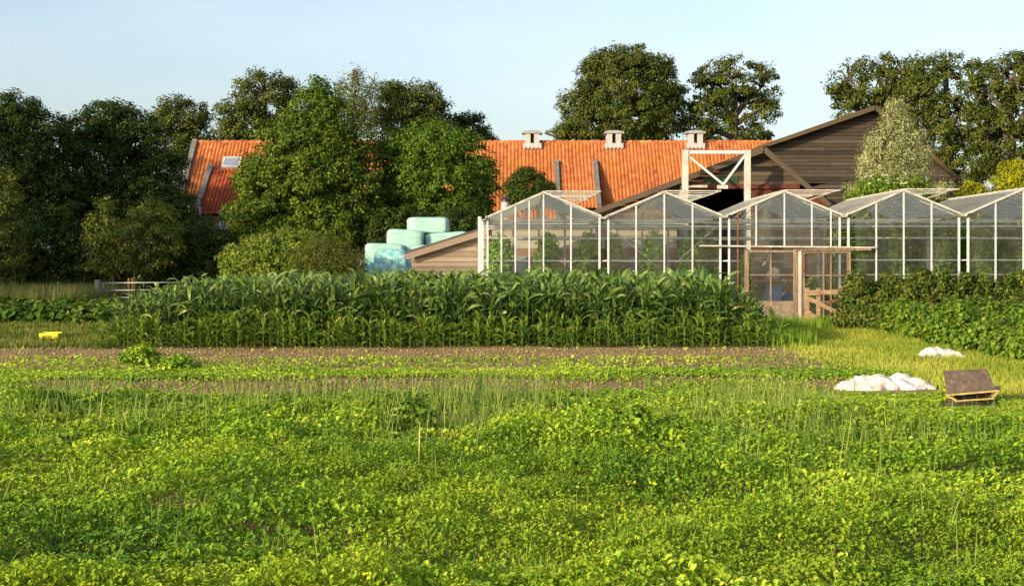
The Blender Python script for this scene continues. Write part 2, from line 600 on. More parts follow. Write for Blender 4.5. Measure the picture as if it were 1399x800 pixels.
def blade_geo(P, az, ln, wd, a0, a1, seg=4, prof=None, fold=0.0, twist=None):
    """curved strips: start at P, lean angle runs from a0 to a1 (from the vertical) along the blade"""
    n = len(P)
    H = np.stack([np.cos(az), np.sin(az), np.zeros(n)], 1)
    S = np.stack([-np.sin(az), np.cos(az), np.zeros(n)], 1)
    if prof is None:
        prof = [1.0, .9, .7, .4, .04] if seg == 4 else list(np.linspace(1, .05, seg + 1))
    pos = P.copy()
    rows = []
    k = 3 if fold else 2
    for i in range(seg + 1):
        t = i / seg
        a = a0 + (a1 - a0) * t
        d = H * np.sin(a)[:, None] + np.array([[0, 0, 1.0]]) * np.cos(a)[:, None]
        nn = np.cross(S, d)
        sv = S
        if twist is not None:
            c, s = np.cos(twist * t)[:, None], np.sin(twist * t)[:, None]
            sv = S * c + nn * s
        w = (wd * prof[i] / 2)[:, None]
        if fold:
            rows += [pos - sv * w, pos + nn * w * (-fold) * 1.0, pos + sv * w]
        else:
            rows += [pos - sv * w, pos + sv * w]
        pos = pos + d * (ln / seg)[:, None]
    V = np.stack(rows, 1).reshape(-1, 3)
    per = k * (seg + 1)
    b = (np.arange(n) * per)[:, None]
    fs = []
    for i in range(seg):
        for j in range(k - 1):
            q = i * k + j
            fs.append(b + np.array([[q, q + 1, q + k + 1, q + k]]))
    return V, np.concatenate(fs), per


def vnoise(x, y, scale, seed=0):
    """value noise 0..1"""
    x, y = np.asarray(x, float) / scale + 1000.0, np.asarray(y, float) / scale + 1000.0
    xi, yi = np.floor(x).astype(np.int64), np.floor(y).astype(np.int64)
    fx, fy = x - xi, y - yi
    fx, fy = fx * fx * (3 - 2 * fx), fy * fy * (3 - 2 * fy)

    def h(a, b):
        k = (a * 374761393 + b * 668265263 + seed * 1442695041) & 0x7fffffff
        k = ((k ^ (k >> 13)) * 1274126177) & 0x7fffffff
        return ((k ^ (k >> 16)) & 0xffff) / 65535.0
    return (h(xi, yi) * (1 - fx) + h(xi + 1, yi) * fx) * (1 - fy) + (h(xi, yi + 1) * (1 - fx) + h(xi + 1, yi + 1) * fx) * fy


def fbm(x, y, scale, seed=0, oct=3):
    s, a, t = 0, 1.0, 0
    for i in range(oct):
        s = s + a * vnoise(x, y, scale / 2 ** i, seed + i * 17)
        t += a
        a *= .5
    return s / t


def sph(n):
    u = RNG.normal(size=(n, 3))
    return nrm(u)


# ------------------------------------------------------------------ trees and shrubs


def crown_points(lobes, spacing, clump_r, per, flat=.65, droop=0.0, inner=.35):
    """lobes: (centre, radii). Clumps sit over each lobe's volume, leaves inside the clumps."""
    Cs, Us, cid = [], [], []
    k = 0
    centres = []
    for c, r in lobes:
        c, r = np.array(c), np.array(r)
        area = 4 * math.pi * ((r[0] * r[1]) ** 1.6 / 3 + (r[0] * r[2]) ** 1.6 / 3 + (r[1] * r[2]) ** 1.6 / 3) ** (1 / 1.6)
        n = max(6, int(area / spacing ** 2))
        u = sph(n)
        rad = np.where(RNG.random(n) < inner, RNG.uniform(.35, .8, n), RNG.uniform(.80, 1.06, n))
        p = c + u * r * rad[:, None]
        # drop clumps sunk deep inside another lobe
        keep = np.ones(n, bool)
        for c2, r2 in lobes:
            if c2 is c:
                continue
            q = np.linalg.norm((p - np.array(c2)) / np.array(r2), axis=1)
            keep &= ~((q < .45) & (RNG.random(n) < .8))
        p, u = p[keep], u[keep]
        for i in range(len(p)):
            centres.append(p[i])
            m = max(3, int(per * RNG.uniform(.5, 1.5)))
            cr = clump_r * RNG.uniform(.6, 1.35)
            g = sph(m) * (RNG.random((m, 1)) ** .4) * np.array([1, 1, flat]) * cr
            if droop:
                g[:, 2] -= np.abs(g[:, 0] + g[:, 1]) * droop
            Cs.append(p[i] + g)
            Us.append(nrm(g / cr * 1.1 + u[i][None] * .6))
            cid += [RNG.random()] * m
    return np.concatenate(Cs), np.concatenate(Us), np.array(cid), centres


def shrub_like(name, label, cat, lobes_px, d, mat, leaf_px=3.6, spacing_px=13, clump_px=9, per=34, depth=.85, trunks=None,
               trunk_r=.3, aspect=.62, flat=.65, droop=0.0, bark='bark', group=None, crown='crown', trunk='trunk', limbs=True,
               inner=.35, upw=.5, extra=None, minz=.12):
    s = d / FPX
    if d > 40 and leaf_px > 3.3 and name not in ('hedge', 'vegetable_plant', 'shelter_tree', 'tomato_vine', 'cucumber_vine'):
        leaf_px, per = leaf_px * .80, int(per * 1.5)
    lobes = []
    for l in lobes_px:
        px, py, rx, ry = l[:4]
        dd = l[4] if len(l) > 4 else 0.0
        lobes.append((np.array(W(px, py, d + dd)), np.array((rx * s, rx * s * depth, ry * s))))
    cx = float(np.mean([c[0][0] for c in lobes]))
    bx = cx if not trunks else GX(trunks[0], d)
    root = empty(name, (bx, d, 0), label, cat, group)
    P, U, cid, cen = crown_points(lobes, spacing_px * s, clump_px * s, per, flat, droop, inner)
    n = len(P)
    N = nrm(U * 1.0 + np.array([[0, 0, upw * .8]]) + RNG.normal(size=(n, 3)) * .42)
    L = RNG.normal(size=(n, 3)) + U * .6 + np.array([[0, 0, -.5 - droop]])
    ln = leaf_px * s * RNG.uniform(.6, 1.4, n)
    P[:, 2] = np.maximum(P[:, 2], minz)
    V, F, k = leaf_geo(P, N, L, ln, ln * aspect, .12, True)
    v = np.clip(cid * .5 + RNG.normal(.25, .18, n), 0, 1)
    np_mesh(crown, V, F, np.repeat(v, k), M[mat], root)
    top = max(c[0][2] for c in lobes)
    tb = MB()
    for t in (trunks or [None]):
        x = bx if t is None else GX(t, d)
        pts = [(x + random.uniform(-.1, .1) * i * trunk_r, d + random.uniform(-.1, .1) * i * trunk_r, top * i / 5) for i in range(6)]
        tb.tube(pts, [trunk_r * (1.25 if i == 0 else 1 - .16 * i) for i in range(6)], 9)
        if limbs:
            for c, r in lobes:
                z0 = min(top * .8, max(top * .25, c[2] - r[2] * .9))
                a = Vector((x, d, z0))
                b = Vector(c)
                m = a.lerp(b, .5) + Vector((0, 0, .1 * r[2]))
                tb.tube([a, m, b], [trunk_r * .5, trunk_r * .36, trunk_r * .16], 6)
            sel = cen[::max(1, len(cen) // 60)]
            for p in sel:
                c = min((l[0] for l in lobes), key=lambda q: np.linalg.norm(q - p))
                q = Vector(c).lerp(Vector(p), .1)
                tb.tube([q, Vector(c).lerp(Vector(p), .55) + Vector((0, 0, .03 * top)), p], [trunk_r * .18, trunk_r * .12, trunk_r * .05], 5)
    tb.build(trunk, M[bark], root, smooth=True)
    if extra:
        extra(root, P, U, s)
    return root


tree = shrub_like
# beyond the farmhouse
tree('beech_tree', 'broad dark round tree standing behind the orange roof between two white roof vents', 'tree',
     [(855, 118, 68, 56), (802, 150, 36, 42), (905, 140, 36, 52), (850, 165, 85, 35), (775, 182, 26, 13), (880, 90, 38, 28), (830, 95, 34, 28)],
     115, 'leaf_beech', leaf_px=4.2, spacing_px=12.5, clump_px=10.5, per=46, trunks=[855], trunk_r=.55, droop=.25, inner=.4)
tree('beech_tree', 'airy spreading tree right of the broad dark one, with sky showing through its limbs', 'tree',
     [(1000, 105, 46, 28), (960, 118, 22, 24), (1042, 118, 22, 34), (968, 152, 34, 16), (1040, 150, 22, 24), (1005, 132, 40, 14), (1000, 178, 55, 16), (950, 172, 26, 18)],
     116, 'leaf_beech', leaf_px=4.2, spacing_px=15.5, clump_px=9.5, per=46, trunks=[1002], trunk_r=.5, droop=.3, inner=.12, flat=.45)
tree('beech_tree', 'tall leafy tree behind the wooden barn peak with drooping left branch', 'tree',
     [(1200, 108, 48, 36), (1160, 112, 26, 26), (1235, 105, 34, 36), (1172, 150, 34, 20), (1225, 155, 50, 40), (1140, 128, 13, 6), (1215, 200, 50, 40)],
     98, 'leaf_beech', leaf_px=4.6, spacing_px=18, clump_px=11, per=52, trunks=[1215], trunk_r=.5, droop=.3, inner=.28)
tree('beech_tree', 'massive tree right of the barn roof, between two other tall trees', 'tree',
     [(1290, 105, 50, 36), (1262, 130, 40, 36), (1310, 155, 48, 48), (1265, 195, 42, 46), (1320, 210, 45, 40), (1290, 240, 50, 34)],
     92, 'leaf_beech', leaf_px=4.6, spacing_px=18, clump_px=11, per=52, trunks=[1295], trunk_r=.5, droop=.3, inner=.28)
tree('beech_tree', 'rightmost tall tree, cut by the frame above the yellow bush', 'tree',
     [(1378, 105, 40, 34), (1350, 130, 34, 44), (1410, 140, 45, 50), (1370, 180, 42, 46), (1400, 220, 45, 40), (1345, 200, 26, 36), (1398, 82, 20, 14)],
     90, 'leaf_beech', leaf_px=4.6, spacing_px=18, clump_px=11, per=52, trunks=[1385], trunk_r=.5, droop=.3, inner=.28)
tree('oak_tree', 'dark tree behind the left end of the orange roof, with rounded layered top', 'tree',
     [(365, 128, 46, 34), (328, 158, 34, 28), (392, 145, 26, 36), (310, 180, 26, 20), (350, 178, 50, 26)],
     106, 'leaf_beech', leaf_px=4.2, spacing_px=13, clump_px=10, per=38, trunks=[358], trunk_r=.45, droop=.2)
tree('birch_tree', 'thin drooping pale tree peeking out behind the pointed green tree', 'tree',
     [(482, 128, 26, 34), (500, 150, 22, 40), (468, 150, 20, 40), (512, 110, 8, 10), (484, 102, 12, 9)],
     100, 'leaf_birch', leaf_px=3.6, spacing_px=12, clump_px=9, per=26, trunks=[486], trunk_r=.2, droop=.9, flat=1.6, inner=.25, bark='bark_pale')
tree('oak_tree', 'dark round-topped tree behind the bright green walnut', 'tree',
     [(560, 140, 46, 30), (540, 128, 24, 18), (592, 150, 24, 26), (560, 168, 56, 30)],
     104, 'leaf_beech', leaf_px=4.2, spacing_px=12, clump_px=10, per=40, trunks=[562], trunk_r=.4, droop=.2)
tree('oak_tree', 'small dark tree top showing above the roof right of the walnut', 'tree',
     [(638, 174, 26, 20), (655, 182, 14, 12), (668, 190, 12, 6)],
     108, 'leaf_dark', leaf_px=4.2, spacing_px=10, clump_px=9, per=32, trunks=[640], trunk_r=.3, droop=.2)
# left edge of the garden
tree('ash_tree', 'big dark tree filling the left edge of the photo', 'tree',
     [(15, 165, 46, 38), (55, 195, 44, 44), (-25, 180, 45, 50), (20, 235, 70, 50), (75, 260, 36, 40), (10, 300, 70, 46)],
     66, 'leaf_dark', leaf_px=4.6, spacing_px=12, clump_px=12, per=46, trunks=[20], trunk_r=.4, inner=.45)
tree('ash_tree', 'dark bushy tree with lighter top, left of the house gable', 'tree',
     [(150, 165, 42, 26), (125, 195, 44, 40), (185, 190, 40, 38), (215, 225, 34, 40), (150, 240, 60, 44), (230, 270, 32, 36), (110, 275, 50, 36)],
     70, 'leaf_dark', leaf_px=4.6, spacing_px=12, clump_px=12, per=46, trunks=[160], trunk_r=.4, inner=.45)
tree('oak_tree', 'airy olive tree top between the dark left trees and the roof gable', 'tree',
     [(245, 158, 40, 26), (232, 172, 28, 30), (265, 180, 26, 28), (250, 205, 34, 24)],
     98, 'leaf_beech', leaf_px=4.2, spacing_px=12, clump_px=10, per=36, trunks=[248], trunk_r=.35, droop=.2, inner=.25)
# in front of the farmhouse
tree('lime_tree', 'tall pointed green tree hiding the middle of the orange roof', 'tree',
     [(437, 128, 18, 24), (432, 158, 40, 30), (420, 195, 66, 36), (470, 205, 38, 44), (408, 240, 86, 42), (475, 260, 46, 46), (395, 290, 84, 44), (450, 305, 70, 44), (385, 330, 70, 34)],
     62, 'leaf_mid', leaf_px=5.2, spacing_px=12, clump_px=12, per=42, trunks=[425], trunk_r=.3, inner=.4)
tree('walnut_tree', 'bright green rounded walnut tree above the wrapped bales', 'tree',
     [(585, 200, 62, 36), (545, 220, 42, 42), (635, 225, 40, 42), (590, 250, 76, 44), (655, 265, 26, 34), (530, 275, 34, 44), (610, 285, 60, 30)],
     64, 'leaf_walnut', leaf_px=5.0, spacing_px=13, clump_px=12, per=38, trunks=[590], trunk_r=.28, droop=.3, inner=.35)
tree('holly_bush', 'dark evergreen bush against the orange roof behind the first greenhouse peak', 'bush',
     [(722, 258, 32, 24), (705, 268, 18, 18), (742, 266, 18, 18), (718, 242, 14, 14)],
     60, 'leaf_dark', leaf_px=3.8, spacing_px=9, clump_px=9, per=34, trunks=[722], trunk_r=.12)
tree('willow_bush', 'silvery grey-green willow in front of the dark wooden barn', 'bush',
     [(1212, 195, 30, 30), (1196, 222, 28, 30), (1236, 222, 30, 32), (1224, 160, 16, 26), (1256, 212, 16, 24), (1238, 185, 18, 26), (1165, 258, 13, 12), (1288, 256, 14, 10), (1215, 240, 36, 20), (1228, 138, 6, 12)],
     53, 'leaf_silver', leaf_px=4.2, spacing_px=10.5, clump_px=9.5, per=32, trunks=[1212, 1230], trunk_r=.09, aspect=.34, droop=.35, flat=1.1, inner=.35, bark='bark_pale')


def blossoms(root, P, U, s):
    i = RNG.choice(np.where(U[:, 2] > .3)[0], 40)
    p = P[i] + np.array([[0, -.1, .08]])
    pp = np.repeat(p, 6, 0) + RNG.normal(size=(240, 3)) * np.array([.09, .09, .02])
    n = len(pp)
    V, F, k = leaf_geo(pp, nrm(RNG.normal(size=(n, 3)) * .3 + np.array([[0, -.3, 1]])), RNG.normal(size=(n, 3)), np.full(n, .09), np.full(n, .09), .1, True)
    np_mesh('blossom', V, F, np.repeat(RNG.random(n), k), M['flower_white'], root)


tree('elder_bush', 'fresh green elder with white flower heads under the silvery willow', 'bush',
     [(1205, 258, 36, 16), (1240, 258, 30, 16), (1180, 266, 24, 14), (1215, 280, 60, 30)],
     50, 'leaf_bean', leaf_px=4.2, spacing_px=10, clump_px=9, per=34, trunks=[1215], trunk_r=.08, extra=blossoms)
tree('golden_bush', 'bright yellow-green bush at the right edge above the greenhouse', 'bush',
     [(1392, 238, 26, 20), (1375, 250, 20, 16), (1410, 255, 30, 26), (1395, 285, 45, 40)],
     56, 'leaf_yellow', leaf_px=3.8, spacing_px=9, clump_px=8, per=36, trunks=[1395], trunk_r=.1)
tree('golden_bush', 'small yellow-green bush at the foot of the barn roof slope', 'bush',
     [(1326, 254, 10, 7), (1340, 260, 12, 8), (1316, 264, 10, 8), (1332, 285, 28, 20)],
     54, 'leaf_yellow', leaf_px=3.6, spacing_px=9, clump_px=8, per=30, trunks=[1332], trunk_r=.08)
tree('round_shrub', 'wide dome-shaped yellowish shrub behind the maize, left of the bales', 'bush',
     [(395, 340, 60, 26), (345, 352, 42, 26), (420, 352, 50, 28), (390, 368, 85, 26)],
     49, 'leaf_shrub', leaf_px=4.4, spacing_px=10, clump_px=9, per=38, trunks=[390], trunk_r=.1)
tree('feathery_shrub', 'dull green feathery shrub between the dome-shaped shrub and the bales', 'bush',
     [(445, 350, 34, 30), (470, 365, 30, 24), (425, 362, 34, 28), (485, 372, 14, 14)],
     47, 'leaf_olive', leaf_px=4.0, spacing_px=9, clump_px=9, per=34, trunks=[448], trunk_r=.08, aspect=.25, flat=1.6, upw=.2)
tree('apple_tree', 'sunlit small fruit tree on a thin trunk behind the metal gate', 'tree',
     [(205, 300, 30, 30), (185, 330, 40, 32), (222, 325, 28, 34), (228, 285, 10, 20), (200, 352, 40, 20)],
     58, 'leaf_olive', leaf_px=4.6, spacing_px=13, clump_px=10, per=28, trunks=[184], trunk_r=.07, bark='bark_pale', inner=.3)
tree('apple_tree', 'small fruit tree left of the gate with open leafy crown', 'tree',
     [(140, 300, 24, 28), (150, 330, 30, 34), (125, 340, 16, 26), (148, 358, 30, 20)],
     59, 'leaf_olive', leaf_px=4.6, spacing_px=13, clump_px=10, per=26, trunks=[155], trunk_r=.06, bark='bark_pale', inner=.3)
tree('leafy_shrub', 'partly sunlit tall shrub cut by the left frame edge', 'bush',
     [(6, 262, 22, 32), (-8, 310, 34, 46), (14, 340, 20, 40), (4, 372, 26, 26)],
     57, 'leaf_olive', leaf_px=4.6, spacing_px=12, clump_px=10, per=30, trunks=[2], trunk_r=.08)
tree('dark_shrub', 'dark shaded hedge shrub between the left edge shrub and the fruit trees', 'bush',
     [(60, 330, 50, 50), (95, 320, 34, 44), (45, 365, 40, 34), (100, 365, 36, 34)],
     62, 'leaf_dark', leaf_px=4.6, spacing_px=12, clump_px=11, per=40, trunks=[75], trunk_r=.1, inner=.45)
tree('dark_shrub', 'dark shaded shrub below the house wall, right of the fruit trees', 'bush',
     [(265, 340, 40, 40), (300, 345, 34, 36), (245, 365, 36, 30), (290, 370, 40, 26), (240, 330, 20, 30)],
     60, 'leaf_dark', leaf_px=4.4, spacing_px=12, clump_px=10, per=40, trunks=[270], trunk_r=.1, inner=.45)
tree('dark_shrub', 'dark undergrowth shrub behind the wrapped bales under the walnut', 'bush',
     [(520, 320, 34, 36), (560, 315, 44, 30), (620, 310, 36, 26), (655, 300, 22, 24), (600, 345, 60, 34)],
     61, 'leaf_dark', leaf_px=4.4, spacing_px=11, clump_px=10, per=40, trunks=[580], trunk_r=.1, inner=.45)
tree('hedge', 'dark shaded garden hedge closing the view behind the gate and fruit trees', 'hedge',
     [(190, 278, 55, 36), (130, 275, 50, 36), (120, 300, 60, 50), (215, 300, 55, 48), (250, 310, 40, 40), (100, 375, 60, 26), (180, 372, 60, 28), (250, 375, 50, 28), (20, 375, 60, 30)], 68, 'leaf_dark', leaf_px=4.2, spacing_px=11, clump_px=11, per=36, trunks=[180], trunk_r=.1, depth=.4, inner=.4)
tree('hedge', 'tall leafy hedge seen through the right-hand greenhouse bays', 'hedge',
     [(1170, 330, 36, 50), (1225, 325, 40, 50), (1285, 330, 40, 52), (1345, 325, 40, 52), (1405, 330, 40, 52), (1230, 385, 70, 50), (1330, 385, 70, 50), (1420, 385, 50, 50)],
     49.5, 'leaf_mid', leaf_px=5.0, spacing_px=12, clump_px=11, per=36, trunks=[1290], trunk_r=.1, depth=.45, inner=.3)
# shelter belt west of the garden, out of frame: its shade falls over the left-hand trees and the gate
for bx, by, hh, lab in ((-35, 39, 13, 'nearest tall tree of the shelter belt west of the gate'),
                        (-38, 47, 16, 'second tall tree of the shelter belt west of the gate'),
                        (-40, 56, 17, 'farthest tall tree of the shelter belt west of the gate')):
    dpx = FPX / by
    cxp = CX + bx * dpx
    cyp = HY - (hh * .58 - EYE) * dpx
    tree('shelter_tree', lab, 'tree', [(cxp, cyp, 4.6 * dpx, hh * .42 * dpx), (cxp + 20, cyp + hh * .25 * dpx, 4.2 * dpx, hh * .25 * dpx)],
         by, 'leaf_dark', leaf_px=.45 * dpx, spacing_px=1.0 * dpx, clump_px=.8 * dpx, per=16, trunks=[cxp], trunk_r=.35, inner=.5, limbs=False)

# ------------------------------------------------------------------ ground


def zone(x, y):
    """how densely weeds cover the field, 0..1"""
    n = fbm(x, y * 1.8, 2.2, 3)
    n2 = fbm(x, y * 2.2, .9, 11)
    c = np.ones_like(x)
    wob = .45 * np.sin(x * .31 + 1) + .5 * (n2 - .5)
    c = np.where(y > 14.2, np.clip((n - .34) * 4.5 + .25, .05, 1), c)                # patchy middle
    st = np.clip(1.2 - np.abs(y - 19.6 - wob * .6) / 1.7, 0, 1)
    c = np.where(y > 17.2, np.clip((n - .30) * 4 + .3, .05, 1) * (1 - np.clip(st * 1.9, 0, .97) * np.clip((fbm(x, y, 2.6, 91) - .22) * 5, .75, 1)), c)
    c = np.where((y > 21.2 + wob * .5) & (y < 23), np.maximum(c, .95), c)
    c = np.where(y > 22.2 + wob * .7, .04, c)                                        # tilled strip before the maize
    c = np.where((y < 14.2) & (n2 < .22), .5, c)
    return c


xs = np.unique(np.concatenate([np.linspace(-600, -14, 30), np.linspace(-14, 14, 190), np.linspace(14, 600, 30)]))
ys = np.unique(np.concatenate([np.linspace(-60, 4, 8), np.linspace(4, 44, 270), np.linspace(44, 110, 20), np.linspace(110, 1500, 24)]))
X, Y = np.meshgrid(xs, ys)
near = (np.abs(X) < 14) & (Y > 4) & (Y < 44)
Z = np.where(near, (fbm(X, Y, .5, 5) - .5) * .07 + (fbm(X, Y, 3, 8) - .5) * .06, 0.0) - .03
ny, nx = X.shape
idx = np.arange(nx * ny).reshape(ny, nx)
F = np.stack([idx[:-1, :-1], idx[:-1, 1:], idx[1:, 1:], idx[1:, :-1]], -1).reshape(-1, 4)
g = np_mesh('ground', np.stack([X, Y, Z], -1).reshape(-1, 3), F, np.zeros(nx * ny), M['soil'], smooth=True)
props(g, kind='structure')


def sheet(name, x0, x1, y0, y1, mat, lift, seed):
    xa, ya = np.linspace(x0, x1, max(8, int((x1 - x0) / .25))), np.linspace(y0, y1, max(8, int((y1 - y0) / .25)))
    X, Y = np.meshgrid(xa, ya)
    wob = (fbm(Y, X * 0, 1.2, seed) - .5) * .5
    t = (X - x0) / (x1 - x0)
    X2 = X + np.where(t < .5, wob * (1 - t * 2), -wob * (t * 2 - 1))
    Z = (fbm(X2, Y, .5, 5) - .5) * .07 + (fbm(X2, Y, 3, 8) - .5) * .06 - .03 + lift
    ny, nx = X.shape
    idx = np.arange(nx * ny).reshape(ny, nx)
    F = np.stack([idx[:-1, :-1], idx[:-1, 1:], idx[1:, 1:], idx[1:, :-1]], -1).reshape(-1, 4)
    o = np_mesh(name, np.stack([X2, Y, Z], -1).reshape(-1, 3), F, np.zeros(nx * ny), mat, smooth=True)
    return props(o, kind='structure')


sheet('grass_path', 5.7, 13.8, 10, 43.5, M['turf'], .012, 21)
sheet('grass_verge', -13.9, -8.2, 29.0, 43.9, M['turf'], .012, 22)
soil_bed = sheet('soil_bed', -13.8, -10.5, 30.2, 31.5, M['soil'], .03, 29)
mg = MB()
mg.box(-300, 300, 44.0, 900, -.4, .01)
props(mg.build('yard_ground', M['turf']), kind='structure')


def scatter(n, y0, y1, margin=1.14, x_lo=None, x_hi=None, bias=1.0):
    """points over the visible wedge of ground, density falling with distance when bias > 1"""
    u = RNG.random(n)
    if bias == 0:
        y = np.sqrt(y0 ** 2 + u * (y1 ** 2 - y0 ** 2))
    else:
        y = y0 * (y1 / y0) ** u if bias == 1 else y0 + u * (y1 - y0)
    half = y * (CX / FPX) * margin + .4
    x = RNG.uniform(-1, 1, n) * half
    k = np.ones(n, bool)
    if x_lo is not None:
        k &= x > x_lo
    if x_hi is not None:
        k &= x < x_hi
    return x[k], y[k]


def canopy(x, y):
    """height of the weed canopy"""
    m1 = np.clip(fbm(x, y * 1.25, 1.6, 31) - .3, 0, 1)
    m2 = np.clip(fbm(x, y * 1.2, .75, 41) - .40, 0, 1)
    h = .05 + .28 * m1 + .52 * m2 + .10 * (vnoise(x, y, .22, 37) - .3)
    h = np.where(y > 13.5, h * (1 - .5 * np.clip((y - 13.5) / 4, 0, 1)), h)
    h = np.where((x > 3.2) & (y > 12), h * (1 - .6 * np.clip((y - 12) / 2.5, 0, 1) * np.clip((x - 3.2) / 1, 0, 1)), h)
    h = np.where(y > 16.8, h * (1 - .65 * np.clip((y - 16.8) / 1.2, 0, 1)), h)
    return np.clip(h, .03, .55)


def blocked(x, y):
    """places kept clear of weeds: maize plot, fleece sheets, hopper"""
    b = (x > -8.4) & (x < 5.4) & (y > 28.3) & (y < 37)
    b |= (np.abs(x - 5.04) < .66) & (y > 18.3) & (y < 19.8)
    b |= (np.abs(x - 5.48 * y / 17) < .36) & (y > 16.45) & (y < 17.4)
    return b


# broad-leaved weeds
def weeds(name, label, n, y0, y1, size, mat, select, spread=.12, seed=0, tilt=.75, vb=0.0, x_hi=6.1):
    x, y = scatter(n, y0, y1, x_hi=x_hi, bias=0 if seed % 2 == 0 else 1)
    keep = (RNG.random(len(x)) < zone(x, y) * select(x, y)) & ~blocked(x, y)
    x, y = x[keep], y[keep]
    h = canopy(x, y)
    u = RNG.random(len(x)) ** .42
    P = np.stack([x, y, h * u + .015], 1)
    m = len(P)
    az = RNG.uniform(0, 2 * np.pi, m)
    out = np.stack([np.cos(az), np.sin(az), np.zeros(m)], 1)
    N = nrm(np.array([[0, -.15, 1.0]]) + out * tilt * RNG.uniform(.2, 1.6, (m, 1)) + RNG.normal(size=(m, 3)) * .28)
    ln = size * RNG.uniform(.55, 1.45, m) * np.clip(y / 13, .9, 1.35)
    V, F, k = leaf_geo(P, N, out - np.array([[0, 0, .25]]), ln, ln * RNG.uniform(.55, .8, m), .18)
    patch = .5 * fbm(x, y, 1.1, 51 + seed) + .8 * (fbm(x, y, .38, 57 + seed) - .5) + 1.0 * (fbm(x, y * 1.2, 2.4, 63) - .5) + .27
    v = np.clip(.20 + .75 * patch + RNG.normal(0, .16, m) + vb, 0, 1)
    o = np_mesh(name, V, F, np.repeat(v, k), M[mat])
    return props(o, label, 'weeds', kind='stuff')


fine_mask = lambda x, y: np.clip((fbm(x, y * 1.2, 1.9, 71) - .5) * 7 + .5, 0, 1)
weeds('broadleaf_weeds', 'dense low broad-leaved weeds covering the field in the foreground', 520000, 6.6, 25.5, .043, 'weed',
      lambda x, y: 1 - .75 * fine_mask(x, y), seed=0)
weeds('fine_weeds', 'yellow-green mats of small-leaved weed between the broader weeds', 480000, 6.6, 25.5, .025, 'weed_fine',
      lambda x, y: fine_mask(x, y) * .9 + .06, seed=1, tilt=.8, vb=-.14)
weeds('weed_seedlings', 'sparse seedlings on the tilled strip and in the thin patches', 44000, 15, 28.6, .042, 'weed',
      lambda x, y: np.where(y > 24, 1.0, .6), seed=2, vb=.1)


def grass_field(name, label, cat, x, y, h, w, mat, v, a0=.12, a1=.8, z=0.0, seg=3):
    n = len(x)
    P = np.stack([x, y, np.full(n, z)], 1)
    V, F, k = blade_geo(P, RNG.uniform(0, 2 * np.pi, n), h, w, np.abs(RNG.normal(0, a0, n)), RNG.uniform(.1, a1, n), seg)
    o = np_mesh(name, V, F, np.repeat(v, k), M[mat])
    return props(o, label, cat, kind='stuff')


# mown path on the right
n = 90000
y = 10.5 * (41 / 10.5) ** RNG.random(n)
x = RNG.uniform(5.5, 9.3, n) + RNG.normal(0, .25, n)
k = (np.abs(x) < y * .372 + .3) & ~blocked(x, y)
x, y = x[k], y[k]
grass_field('path_grass', 'short sunlit yellow-green grass on the path to the greenhouse door', 'grass', x, y,
            RNG.uniform(.04, .12, len(x)) * (.6 + fbm(x, y, .8, 5)), .006 + y * .0005, 'grass',
            np.clip(fbm(x, y, 1.3, 9) * .8 + RNG.normal(.1, .17, len(x)), 0, 1), z=-.03)
# verge on the left
n = 34000
y = 28.5 * (44 / 28.5) ** RNG.random(n)
x = RNG.uniform(-16, -8, n)
k = (np.abs(x) < y * .372 + .3) & ~((y < 31.6) & (y > 30.4) & (x < -10.8) & (fbm(x, y, .9, 3) > .4))
x, y = x[k], y[k]
grass_field('verge_grass', 'short grass on the verge left of the maize', 'grass', x, y, RNG.uniform(.06, .16, len(x)),
            .010 + y * .0005, 'vergegrass', np.clip(fbm(x, y, 1.3, 19) * .7 + RNG.normal(.1, .2, len(x)), 0, 1), z=-.03)
# tall grass before the hedge on the left
n = 14000
x, y = RNG.uniform(-22, -15.2, n), RNG.uniform(49, 57, n)
grass_field('long_grass', 'long seeding grass in the shade along the left hedge', 'grass', x, y, RNG.uniform(.4, 1.0, n), RNG.uniform(.03, .05, n),
            'drygrass', np.clip(RNG.normal(.45, .25, n), 0, 1))
# grass along the greenhouse foot and by the maize end
n = 5200
x = np.concatenate([RNG.uniform(5.2, 6.2, n // 2), RNG.uniform(5.8, 9.6, n // 2)])
y = np.concatenate([RNG.uniform(28.6, 36, n // 2), RNG.uniform(36.6, 38.4, n // 2)])
grass_field('rough_grass', 'longer rough grass beside the maize end and at the door step', 'grass', x, y, RNG.uniform(.12, .38, n),
            RNG.uniform(.016, .03, n), 'lushgrass', np.clip(RNG.normal(.5, .2, n), 0, 1))
# tall self-sown cereal and grass stalks in the weeds: clustered
cl = [(70, 560, 1.0), (30, 590, .7), (200, 600, .8), (330, 560, .7), (420, 545, .6), (520, 560, .7), (640, 555, 1.3), (660, 600, .9), (720, 545, .7), (870, 520, 1.0),
      (760, 590, .6), (1050, 560, 1.5), (1080, 590, 1.2), (1030, 600, 1.0), (960, 590, .6), (1160, 610, .5), (1330, 620, .4), (480, 600, .6), (140, 545, .5), (560, 640, .5), (1230, 760, .3), (1100, 650, .5)]
tx, ty, th = [], [], []
for px, py, wgt in cl:
    d = FPX * EYE / (py - HY)
    m = int(230 * wgt)
    tx.append(GX(px, d) + RNG.normal(0, .38, m))
    ty.append(d + RNG.normal(0, .8, m))
    th.append(RNG.uniform(.25, .62, m))
m = 500
sx, sy = scatter(m, 7.2, 23.5, x_hi=6.0)
tx.append(sx), ty.append(sy), th.append(RNG.uniform(.18, .5, len(sx)))
tx, ty, th = np.concatenate(tx), np.concatenate(ty), np.concatenate(th)
k = ~blocked(tx, ty) & (tx < 6.0) & ~((ty > 17.8) & (RNG.random(len(tx)) < .88))
tx, ty, th = tx[k], ty[k], th[k]
